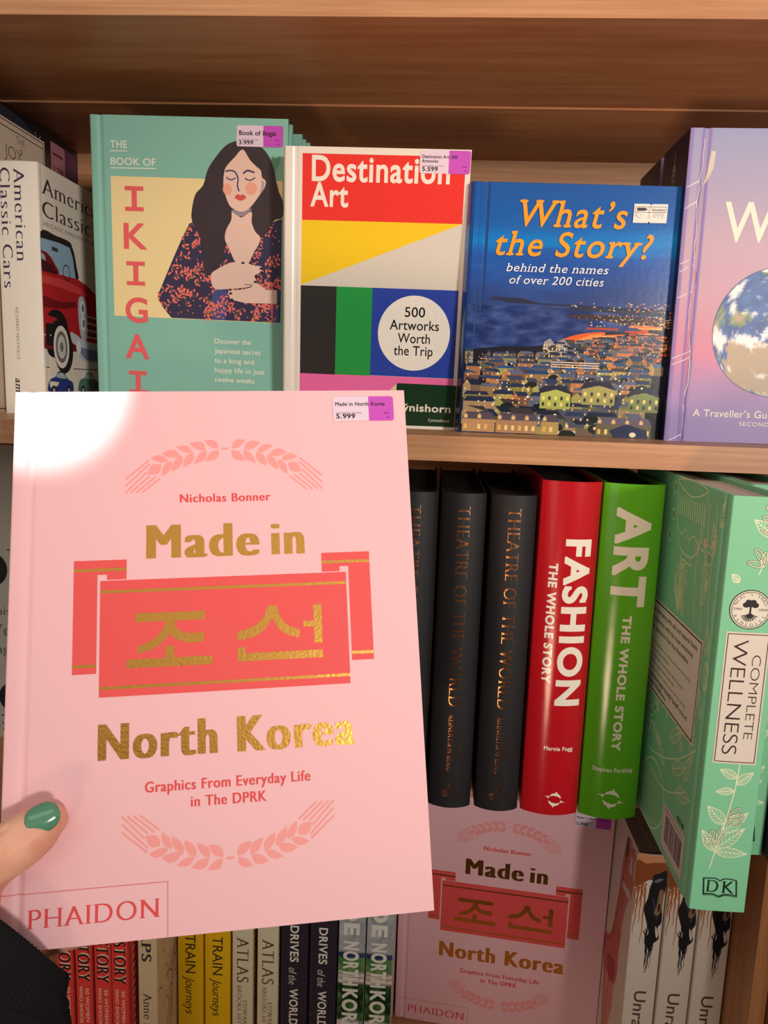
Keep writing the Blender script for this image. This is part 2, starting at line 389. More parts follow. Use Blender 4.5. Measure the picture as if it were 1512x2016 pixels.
# ------------------------------------------------------------------ a bound book: width w, thickness T, height h (mm); x from spine to fore edge, y into the book, z up
class Book:
    def __init__(s, w, T, h, col, bulge=1.5, board=2.4, groove=.9, finish='matte', spine_col=None, back_col=None, pages=(236, 228, 214), inset=3.0, gx=8.5):
        s.w, s.T, s.hh, s.bulge, s.board, s.groove, s.fin, s.gx = w, T, h, bulge, board, groove, finish, gx
        s.col = col; s.scol = spine_col or col; s.bcol = back_col or col
        s.mb = MB(); s.pb = MB(); s._case()
        s.pb.box(1.8, board, inset, w-inset, T-board, h-inset, pages, 'paper')
        s.front = Page(s.mb, lambda x, y, q: (x, s.dip(x)-q, y), finish)
        s.spine = Page(s.mb, lambda a, y, q: (-s.bul(a)-q, s.T-a, y), finish, maxlen=max(1.2, T/14) if bulge > .2 else None)
        s.back = Page(s.mb, lambda a, y, q: (s.w-a, s.T-s.dip(s.w-a)+q, y), finish)
    def dip(s, x):
        d = abs(x-s.gx)
        r = s.groove*(.5+.5*math.cos(math.pi*d/3.2)) if d < 3.2 else 0
        if x < 1.2: r += (1.2-x)**2*.45
        return r
    def bul(s, a):
        t = (a/s.T)*2-1
        return s.bulge*(1-t*t)-.0
    def _case(s):
        w, T, h, b = s.w, s.T, s.hh, s.board
        xs = [w, w*.6, s.gx+3.4]+[s.gx+3.2-6.4*i/10 for i in range(11)]+[max(s.gx-4, 2.2), 1.2, .6, 0]
        front = [(x, s.dip(x)) for x in xs]; n = 18
        sp = [(-s.bul(T-(T*i/n)), T*i/n) for i in range(n+1)]
        sp[0] = (0, s.dip(0)); sp[-1] = (0, T-s.dip(0))
        back = [(x, T-s.dip(x)) for x in xs][::-1]
        def inner(P, kind):
            if kind == 'f': return [(max(x, 1.4), max(y, 0)+b) for x, y in P]
            if kind == 'b': return [(max(x, 1.4), min(y, T)-b) for x, y in P]
            return [(x+1.4, min(max(y, b), T-b)) for x, y in P]
        for P, kind, col in ((front, 'f', s.col), (sp, 's', s.scol), (back, 'b', s.bcol)):
            I = inner(P, kind); m = len(P)-1
            g = lambda Q: (lambda u, v: (Q[round(u*m)][0], Q[round(u*m)][1], v*h))
            s.mb.grid(g(P), m, 1, col, s.fin, True); s.mb.grid(g(I), m, 1, s.col, s.fin, False)
            for z in (0, h):
                for i in range(m):
                    s.mb.face([(P[i][0], P[i][1], z), (P[i+1][0], P[i+1][1], z), (I[i+1][0], I[i+1][1], z), (I[i][0], I[i][1], z)], col, s.fin)
        for y0, y1, c in ((0, b, s.col), (T, T-b, s.bcol)):
            s.mb.face([(w, y0, 0), (w, y1, 0), (w, y1, h), (w, y0, h)], c, s.fin)
    def place(s, label, loc, rot, group=None, name='hardcover_book'):
        r = thing(name, label, 'book', loc, rot, group)
        s.obj = s.mb.build('cover', r); s.pobj = s.pb.build('page_block', r); s.root = r
        return r
def price_sticker(book, x0, y0, x1, y1, split, lines, price, date='Dec', base=13, no='18'):
    mb = MB(); p = Page(mb, book.front.fn, 'label', base=base); wd, ht = x1-x0, y1-y0; r = 1.6
    def rr(xa, xb, ra, rb):
        o = []
        for cx, cy, a0, q in ((xb-rb, y1-rb, 0, rb), (xa+ra, y1-ra, 90, ra), (xa+ra, y0+ra, 180, ra), (xb-rb, y0+rb, 270, rb)):
            o += [(cx+q*math.cos(R(a0+t*15)), cy+q*math.sin(R(a0+t*15))) for t in range(7)] if q > .05 else [(cx, cy)]
        return o
    p.poly(rr(x0, split, r, .01), (226, 206, 222), 0); p.poly(rr(split, x1, .01, r), (196, 78, 190), 0)
    ink = (38, 28, 40)
    for s_, fx0, fx1, fy, cap in lines: p.text(s_, x0+wd*fx0, y1-ht*fy, ht*cap, ink, 'bold', wd*(fx1-fx0), 2)
    p.text('EYM978071487300', x0+wd*.05, y1-ht*.71, ht*.06, (120, 100, 118), 'sans', wd*.42, 2)
    p.text(price, x0+wd*.05, y1-ht*.90, ht*.185, ink, 'bold', wd*.31, 2)
    p.text(date, x0+wd*.84, y1-ht*.72, ht*.07, (110, 40, 110), 'bold', wd*.09, 2)
    p.text(no, x0+wd*.88, y1-ht*.90, ht*.07, (110, 40, 110), 'bold', wd*.05, 2)
    o = mb.build('price_sticker', book.root); o['label'] = 'white and purple price sticker'
    return o
# ------------------------------------------------------------------ large structure: shop floor and the bookcase
def boxobj(name, parent, x0, y0, z0, x1, y1, z1, mat, bev=0):
    mb = MB(); mb.box(0, 0, 0, (x1-x0)*1000, (y1-y0)*1000, (z1-z0)*1000, (255, 255, 255), 'w'); o = mb.build(name, parent, {'w': mat})
    o.location = Vector((x0, y0, z0+EYE)) if not parent else Vector((x0, y0, z0+EYE)) - parent.matrix_world.translation
    if bev:
        b = o.modifiers.new('edge', 'BEVEL'); b.width = bev; b.segments = 2
    return o
fl = boxobj('floor', None, -2.2, -2.6, -FLR-.02, 2.2, 1.2, -FLR, FLOOR); fl['kind'] = 'structure'
XL, XM, XR, YB = -.62, .2785, .52, .815
case = thing('bookcase', 'beech wood bookcase with two shelves of books and a lower ledge', 'bookcase', (0, .6, -FLR))
boxobj('shelf_board', case, XL, .52, .2273, XR, YB, .2493, WOOD, .0012)
boxobj('underside_batten', case, XL, .6715, .2259, XR, YB, .2279, WOOD)
boxobj('shelf_board', case, XL, .52, -.0478, XR, YB, -.0309, WOOD, .0010)
boxobj('shelf_board', case, XL, .562, -.3135, XR, YB, -.2965, WOOD, .0010)
boxobj('shelf_board', case, XL, .53, -.6784, XM, YB, -.6584, WOOD, .0010)
boxobj('back_panel', case, XL-.0125, YB, -FLR, XR+.0125, YB+.01, .2493, WOOD)
boxobj('side_panel', case, XL-.0125, .575, -FLR, XL, YB, .2493, WOODV, .001)
boxobj('side_panel', case, XR, .575, -FLR, XR+.0125, YB, .2493, WOODV, .001)
boxobj('divider_panel', case, XM, .575, -FLR, XM+.0125, YB, -.3135, WOODV, .001)
boxobj('divider_panel', case, XM+.0165, .575, -FLR, XM+.034, YB, -.3135, WOODV, .001)
boxobj('shelf_board', case, XM+.034, .575, -.6784, XR, YB, -.6584, WOOD, .001)
boxobj('plinth', case, XL, .60, -FLR, XM, .615, -1.35, WOOD)
boxobj('shelf_board', case, XL, .58, -1.02, XM, YB, -1.0, WOOD, .001)

ZU, ZL, ZB = -.0309, -.2965, -.6584      # tops of the display shelf, the spine shelf and the ledge

# ------------------------------------------------------------------ the pink book (held copy and the copy on the ledge)
PINK, RED, WHEAT, GOLD = (242, 190, 196), (232, 84, 84), (243, 158, 154), (242, 184, 92)
def wreath(p, cx, y0, sg, col):
    # two ears of wheat meeting at (cx, y0); sg=1 arches upward, -1 downward
    grains = [[(-11, 4.6), (-6.6, 4.9), (-4.2, 3.2), (-3.6, -.2), (-6.6, .5), (-9.0, 2.2)], [(-18.6, 3.2), (-14.2, 4.0), (-11.2, 2.8), (-10.1, -1), (-13.6, -.6), (-16.4, .9)],
        [(-25.6, 1.3), (-21.6, 2.2), (-18.5, .9), (-17.0, -1.7), (-19.8, -2.1), (-22.4, -.9)], [(-32.6, -2.4), (-29, -.3), (-25.2, -1), (-23.1, -4), (-26, -4.7), (-29.8, -4)],
        [(-38.4, -4.7), (-35, -3.0), (-31.3, -4), (-29.3, -6.5), (-32.8, -7.1), (-35.8, -6.2)],
        [(-3.4, -.7), (-3.6, -3.9), (-5.8, -6.2), (-10.3, -6.8), (-8.9, -3.6), (-6.6, -1.4)], [(-9.6, -1), (-9.9, -4.7), (-11.8, -6.6), (-16.1, -8.2), (-14.8, -4.7), (-12.9, -2.1)],
        [(-16.6, -1.8), (-16.1, -4.7), (-17.8, -7.7), (-21.6, -10.1), (-21.5, -6.6), (-19.6, -3.2)], [(-22.6, -3.3), (-21.9, -6.2), (-23.8, -9.6), (-27.6, -12.3), (-27.3, -8.4), (-25.6, -5.5)],
        [(-27.8, -6.3), (-27.7, -9.2), (-29.3, -12.2), (-32.4, -14.5), (-32.4, -10.7), (-30.8, -7.7)], [(-33.1, -8.1), (-33.5, -11.4), (-35.7, -13.3), (-40, -13.3), (-39, -9.9), (-36.8, -7.9)]]
    beards = [((-39.4, -5.9), (-50.9, -15.6)), ((-39.0, -7.8), (-50.9, -19.3)), ((-40.5, -12.2), (-50.9, -22.8)), ((-39.0, -14.4), (-48.4, -22.8)), ((-36.0, -14.8), (-45.4, -22.8)), ((-33.6, -15.5), (-42.4, -22.8))]
    for m in (1, -1):
        f = lambda q: (cx+m*q[0], y0+sg*q[1])
        for g in grains:
            lp = [g[0]]+smooth_loop(g[0:4], 5, False)[1:-1]+[g[3]]+smooth_loop([g[3], g[4], g[5], g[0]], 5, False)[1:-1]
            p.poly([f(q) for q in lp], col, 1)
        for a, b in beards: p.line([f(a), f(b)], .95, col, 1)
    p.rect(cx-1.9, y0-.55, cx+1.9, y0+.55, col, 1)
def stroke(p, pts, wd, col, fin, layer=4): p.line(smooth_loop(pts, 6, False), wd, col, layer, fin)
def pink_book():
    b = Book(205, 24, 270, PINK, bulge=.6, board=2.8, groove=1.0, pages=(240, 232, 222), gx=9.0)
    p = b.front
    wreath(p, 106.7, 238, 1, WHEAT); wreath(p, 106.2, 32.9, -1, WHEAT)
    p.text('Nicholas Bonner', 83.1, 209.3, 4.4, (226, 74, 74), 'flaresm', 46.8)
    p.text('Made', 66.2, 180.3, 17.6, GOLD, 'flare', 57.4, 3, fin='foil'); p.text('in', 129.6, 180.3, 17.6, GOLD, 'flare', 17.4, 3, fin='foil')
    p.text('North', 43.6, 82.3, 17.4, GOLD, 'flare', 57.2, 3, fin='foil'); p.text('Korea', 110.4, 82.1, 17.4, GOLD, 'flare', 59.0, 3, fin='foil')
    p.text('Graphics From Everyday Life', 65.9, 66.1, 4.9, (226, 74, 74), 'flaresm', 80.2); p.text('in The DPRK', 87.6, 58.0, 4.9, (226, 74, 74), 'flaresm', 36.6)
    # scroll banner
    p.rect(43.8, 112.4, 168.2, 169.9, RED, 2)
    p.poly([(30.9, 124), (42.4, 124), (42.4, 173), (47.0, 173), (47.0, 170.4), (56.6, 170.4), (56.6, 180.4), (30.9, 180.4)], RED, 1)
    p.poly([(181, 124), (169.6, 124), (169.6, 173), (165, 173), (165, 170.4), (155.6, 170.4), (155.6, 180.4), (181, 180.4)], RED, 1)
    for x0, x1, y, t in ((30.9, 56.6, 175.5, 1.5), (155.6, 181, 175.5, 1.5), (30.9, 42.4, 127.9, 1.5), (169.6, 181, 127.9, 1.5), (43.8, 168.2, 164.3, 1.5), (43.8, 168.2, 116.8, 1.5)):
        p.rect(x0, y-t/2, x1, y+t/2, GOLD, 3, 'foil')
    F = dict(col=GOLD, fin='foil')
    def bar(x0, y0, x1, y1): p.rect(x0, y0, x1, y1, GOLD, 4, 'foil')
    bar(60.9, 148.4, 95.3, 152.8); bar(56.9, 125.8, 98.9, 130.1); bar(75.7, 129.9, 80.1, 136)
    p.poly(smooth_loop([(62.1, 136.6), (68, 138.6), (73.2, 142.6), (76.2, 148.6)], 5, False)+[(81, 148.6)]+smooth_loop([(80.6, 147.2), (76.6, 140.2), (70, 135), (62.1, 131.9+.9)], 5, False), GOLD, 4, 'foil')
    p.poly([(78.6, 144.8)]+smooth_loop([(80.2, 146.2), (83.6, 143), (88.5, 141.8), (94.8, 142.2)], 5, False)+[(94.8, 137.3)]+smooth_loop([(88, 137), (82, 138.6), (77.8, 141.8)], 5, False), GOLD, 4, 'foil')
    p.poly([(127.0, 154), (131.6, 154)]+smooth_loop([(131.6, 154), (133.2, 148.4), (137, 143.6), (143.0, 141.2)], 5, False)[1:]+[(143.0, 136.9)]+smooth_loop([(137.6, 138.2), (132.4, 141.8), (129.6, 147)], 5, False)
           +smooth_loop([(129.0, 147.4), (125.2, 141.8), (119, 138.2), (111.4, 136.9)], 5, False)+smooth_loop([(111.4, 141.3), (119.6, 143.6), (124.8, 148.2), (127, 154)], 5, False)[:-1], GOLD, 4, 'foil')
    bar(150.4, 133.8, 154.7, 153.6); bar(145.0, 142.2, 150.6, 145.3)
    bar(111.4, 126.3, 154.7, 130.3); bar(111.4, 130.1, 115.4, 133.4)
    for q in ([(.6+i*.8, 24.8) for i in range(18)]+[(76.6, 24.8)], [(76.6, 24.8), (76.6, 0)]): p.line(q, .35, (222, 120, 122), 2)
    p.text('PHAIDON', 13.2, 9.2, 8.7, (224, 72, 76), 'serif', 59.8)
    b.spine.text('MADE IN NORTH KOREA', 8, 250, 8, GOLD, 'flare', 170, 3, down=True, fin='foil'); b.spine.text('PHAIDON', 9, 50, 6, RED, 'serif', 34, 3, down=True)
    return b
held = pink_book()
HROT = pose(11.19, 19.76, -2.32); HLOC = (-.1894, .3042, -.2630)
held.place('', HLOC, HROT)
held.root['label'] = 'large pink hardcover with gold lettering and red scroll, held up by the hand'
price_sticker(held, 164.9, 252.5, 198.4, 266.4, 184.6, [('Made in North Korea', .04, .86, .38, .145)], '5.999')
# ---------------- the ledge copy: same case, copied part by part, its sticker placed lower
rear = dup(held.root, (-.0134, .7215, -.6584+.0002), pose(-6.04, -2.12, -.03), 'pink hardcover with red scroll standing on the bottom ledge under the black books', 'copies of the pink book')
held.root['group'] = 'copies of the pink book'
for ch in rear.children:
    if ch.name.startswith('price_sticker'): ch.location = (.003, 0, -.0042)

# ------------------------------------------------------------------ display shelf
# teal book with a dark-haired woman
def teal_book():
    TEAL, DKT = (134, 190, 172), (92, 158, 134)
    b = Book(156, 18, 231.5, TEAL, bulge=.6, board=2.6, groove=1.0, gx=8.0)
    p = b.front; CR = (238, 234, 214)
    p.text('THE', 16, 207.9, 5.2, CR, 'semi', 13.5); p.text('BOOK OF', 16, 195.6, 5.2, CR, 'semi', 36.3)
    p.line([(15.9, 205.7), (29.5, 205.8)], .7, CR, 2); p.line([(15.9, 193.3), (52, 193.7)], .7, CR, 2)
    p.rect(15.6, 81.2, 152.5, 187.4, (242, 218, 158), 1)
    for ch, y in zip('IKIGAI', (161.9, 133.9, 105.6, 77.1, 48.3, 19.5)):
        cx, wd = 34.4, {'I': 15.2, 'K': 18.6, 'G': 18.6, 'A': 19.6}[ch]
        if ch == 'I':
            p.rect(cx-wd/2, y, cx+wd/2, y+3.1, (234, 96, 98), 6); p.rect(cx-wd/2, y+15.2, cx+wd/2, y+18.4, (234, 96, 98), 6); p.rect(cx-2.1, y+3, cx+2.1, y+15.4, (234, 96, 98), 6)
        else: p.text(ch, cx-wd/2, y, 18.4, (234, 96, 98), 'bold', wd, 6)
    # monstera leaves behind her shoulder
    for cx, cy, r, a in ((147, 196, 9, .3), (149, 180, 8, -.4), (148, 168, 7, .6)):
        for k in range(6):
            t = a+k*.55-1.2; p.disc(cx-r*.55*math.cos(t), cy+r*.55*math.sin(t), r*.55, (96, 166, 142), 2, r*.20, 14, rot=-t)
    SK, HAIR, NAVY = (232, 196, 178), (58, 46, 50), (52, 46, 76)
    dress = smooth_loop([(78.7, 154.1), (73, 143.5), (66.5, 130), (60.7, 117.3), (55.6, 106), (52.4, 97.5), (56.5, 89.5), (63.4, 81.6)], 4, False)+[(152.6, 81.6), (152.6, 160)]+smooth_loop([(152.6, 160), (147, 158), (138, 152), (128, 140), (110, 150), (92, 158), (78.7, 154.1)], 4, False)[1:-1]
    p.poly(dress, NAVY, 3)
    p.poly([(97, 105), (109, 105), (108, 81.8), (97, 81.8)], (72, 76, 134), 4); p.poly([(143, 95), (151, 108), (151, 82), (146, 82)], (72, 76, 134), 4)
    p.poly([(144, 95.5), (147, 95.5), (146.5, 83)], (232, 92, 78), 5); p.poly([(146, 110), (152.5, 106.5), (152.5, 110.5)], (232, 92, 78), 5)
    rnd = random.Random(4)
    def sprig(x, y, a, n):
        P = [(x, y)]
        for i in range(n):
            a += rnd.uniform(-.5, .5); x += 3.0*math.cos(a); y += 3.0*math.sin(a); P.append((x, y))
        P = [q for q in P if inside(q, dress)]
        if len(P) > 1: p.line(P, .55, (140, 104, 52), 4)
        for i, (qx, qy) in enumerate(P):
            for sd in (1, -1):
                if rnd.random() < .75:
                    t = a+sd*rnd.uniform(.6, 1.2); cx, cy = qx+2.2*math.cos(t), qy+2.2*math.sin(t)
                    if inside((cx, cy), dress): p.disc(cx, cy, rnd.uniform(1.1, 1.9), (236, 116, 104), 5, rnd.uniform(.5, .85), 10, rot=t)
    for i in range(86): sprig(rnd.uniform(54, 151), rnd.uniform(83, 157), rnd.uniform(0, 6.3), rnd.randint(3, 6))
    for i in range(120):
        q = (rnd.uniform(54, 151), rnd.uniform(83, 157))
        if inside(q, dress): p.disc(*q, .55, (236, 130, 118), 5, n=8)
    p.poly(smooth_loop([(120.4, 215.3), (114, 214.6), (107.1, 211.1), (99.9, 203.2), (93.7, 194.2), (90, 182.9), (83.8, 175.9), (81, 165.6), (80.6, 157.6), (83.4, 151), (87.4, 143.5), (88.4, 134), (89.8, 124), (91.1, 116.7), (97.3, 116.9), (106.1, 128.8), (109.2, 147.1), (120, 150), (129, 149), (134.5, 144.3), (140.6, 149.5), (146.6, 158.8), (152.7, 161), (153, 172.4), (148.6, 182.3), (145.6, 195.6), (140.4, 206.5), (131.3, 213.9)], 4), HAIR, 6)
    p.poly(smooth_loop([(92, 142), (89, 137), (91, 132), (94.5, 127), (95, 120)], 5, False)+smooth_loop([(93.5, 120), (92.6, 127), (88.5, 133), (87.5, 138), (90, 142)], 5, False), NAVY, 7)
    p.poly(smooth_loop([(116.1, 126.5), (111, 136), (107.3, 143.6), (108.6, 151), (112.4, 158), (113.2, 165), (120, 160), (128.4, 164.5), (128.6, 157), (131.5, 150), (135.9, 144.7), (131, 135), (124.2, 123.5)], 4), SK, 8)
    p.poly(smooth_loop([(112.6, 165), (118, 161), (124, 162), (128.6, 166.5), (120, 165.4)], 4), (150, 134, 146), 9)
    p.poly(smooth_loop([(107.2, 194.5), (106, 186), (106.8, 179), (109.4, 171.5), (112.8, 166.8), (120, 164.2), (125.6, 166), (130.4, 171), (134.1, 176), (138.4, 182), (139.4, 187), (136.5, 189.6), (135.4, 194.5), (131, 198), (126.6, 202.2), (121.1, 209.2), (114.8, 203.4), (110.4, 199)], 4), SK, 10)
    p.poly(smooth_loop([(136.2, 187.5), (138.4, 185.5), (137.2, 180), (135, 178), (136, 183)], 4), (176, 158, 172), 11)
    p.disc(109.2, 180.4, 3.6, (236, 164, 140), 11, 4.2); p.disc(128, 181.2, 4.6, (236, 164, 140), 11)
    B = (70, 62, 104)
    p.line(smooth_loop([(107.8, 193), (111, 193.9), (115, 193), (117.6, 188.6), (117.2, 183.5), (118.4, 179.2)], 5, False), 1.1, B, 12)
    p.line(smooth_loop([(121.8, 192), (125, 194.2), (130.3, 193)], 5, False), 1.3, B, 12)
    p.line(smooth_loop([(108.4, 188.9), (112, 187.2), (115.7, 188.6)], 5, False), .9, B, 12); p.line(smooth_loop([(123, 188.6), (127, 187.2), (131, 189.3)], 5, False), .9, B, 12)
    p.poly(smooth_loop([(115, 174.7), (117.6, 176.9), (119.5, 176.1), (121.4, 176.9), (124.2, 174.9), (121.8, 172.8), (119.6, 172.3), (117, 173)], 4), (214, 82, 74), 12)
    p.poly(smooth_loop([(96.1, 116), (101, 120.6), (107.4, 124), (114, 126.4), (122.3, 127), (130, 124.8), (136.6, 123.9), (136.8, 120), (131.4, 117), (132.6, 112.6), (128, 108.6), (118, 106.8), (110, 105.9), (98.8, 105.9)], 4), SK, 8)
    p.poly([(112.5, 97.8), (124, 95.7), (149.6, 96.2), (149.4, 106.6)]+smooth_loop([(141, 106.6), (136, 109.5), (131.2, 112), (128.6, 108), (118, 105.4), (111, 105.6), (110.6, 102), (112.5, 97.8)], 4, False)[:-1], SK, 9)
    for q in ((122, 126.2), (136.6, 122.4), (136.9, 119.6), (133.6, 116.2), (132, 112.2), (111.8, 105.4), (112.2, 102.6), (113.2, 97.9)): p.disc(*q, 1.25, (40, 30, 40), 12, .9, 12)
    p.line([(123.5, 109.8), (129.5, 110)], .5, (90, 70, 90), 12)
    for i, (t, wd) in enumerate((('Discover the', 29.8), ('Japanese secret', 38), ('to a long and', 32.6), ('happy life in just', 41.3), ('twelve weeks', 33))):
        p.text(t, 99, 63.2-7.65*i, 3.9, CR, 'semi', wd)
    p.text('Caroline DE ENTERO', 99, 22, 3.2, (206, 108, 104), 'semi', 42)
    b.spine.text('IKIGAI', 5, 200, 8, (234, 96, 98), 'bold', 60, 3, down=True)
    return b
tb = teal_book()
tb.place('teal hardcover with a dark-haired woman in a floral dress, on the upper shelf', (-.2796, .632, ZU), pose(-1.55, -3.23, 1.04), 'copies of the teal book')
price_sticker(tb, 116.3, 211.3, 152.3, 226.3, 137.1, [('Book of Ikigai', .055, .85, .46, .21)], '3.999', 'Nov')
tb.root['group'] = 'copies of the teal book'
t2 = dup(tb.root, (-.2742, .668, ZU), pose(-1.0, -2.8, .6), 'second teal hardcover, its edge showing directly behind the front teal one', 'copies of the teal book')
t3 = dup(tb.root, (-.2712, .690, ZU), pose(-1.0, -2.6, .5), 'rearmost teal hardcover, a sliver seen behind the two other teal ones', 'copies of the teal book')
for t_ in (t2, t3):
    for ch in list(t_.children):
        if ch.name.startswith('price_sticker'): bpy.data.objects.remove(ch)

# white book with blocks of primary colour
def block_book():
    Wt = (236, 226, 212)
    b = Book(134.6, 20, 201.5, Wt, bulge=2.5, board=2.6, groove=.8, finish='gloss', gx=8.0)
    p = b.front; p.fin = 'wrinkle'
    p.rect(13, 151.4, 130.8, 196.8, (230, 56, 48), 1)
    p.poly([(12.9, 151.4), (130.9, 151.6), (12.7, 105.4)], (240, 200, 36), 1); p.poly([(130.9, 151.6), (131.1, 105.0), (12.7, 105.4)], (212, 204, 190), 1)
    p.rect(12.6, 39.8, 39.8, 105.0, (46, 44, 42), 2); p.rect(39.8, 40, 66.9, 105, (36, 150, 66), 2); p.rect(66.9, 40.4, 131.1, 105, (40, 66, 160), 2)
    p.rect(12.4, 4.5, 131.1, 40.2, (232, 108, 164), 1)
    p.disc(99.2, 72.8, 27.2, (238, 230, 216), 3, 27.6, 64)
    p.text('Destination', 19.9, 178.7, 16.6, (240, 230, 216), 'bold', 100.2); p.text('Art', 19.2, 161.3, 15.8, (240, 230, 216), 'bold', 27.8)
    for t, x0, x1, y in (('500', 91.7, 107, 84.9), ('Artworks', 80.8, 117.9, 75.3), ('Worth', 87.2, 111.6, 65.7), ('the Trip', 84.5, 114.1, 56.5)): p.text(t, x0, y, 7.0, (24, 22, 22), 'semi', x1-x0, 4)
    b.spine.text('Destination Art', 6, 180, 9, (230, 56, 48), 'bold', 110, 3, down=True)
    return b
db = block_book()
db.place('white hardcover with red, yellow, black, green and blue blocks, on the upper shelf', (-.1178, .6025, ZU), pose(-.63, -4.92, .5))
price_sticker(db, 98.1, 185.2, 134.2, 200.6, 118.8, [('Destination Art: 500', .04, .74, .34, .135), ('Artworks', .04, .36, .53, .135)], '5.599')
mb = MB(); p = Page(mb, db.front.fn, 'gloss', base=13)
p.poly([(88.6, 35.3), (87.8, 34.5), (87.8, 3.0), (133.4, 3.6), (133.4, 35.2)], (16, 52, 30), 0); p.poly([(87.8, 35.0), (78, 25), (74, 14), (74, 3), (87.8, 3)], (226, 206, 160), 0)
p.text('S\u00fdnishorn', 88.6, 14.4, 5.6, (232, 222, 204), 'bold', 41.5, 2); p.text('Eymundsson', 113.3, 6.9, 2.6, (220, 214, 196), 'serif', 16.3, 2)
o = mb.build('sample_sticker', db.root); o['label'] = 'dark green sticker with white lettering'

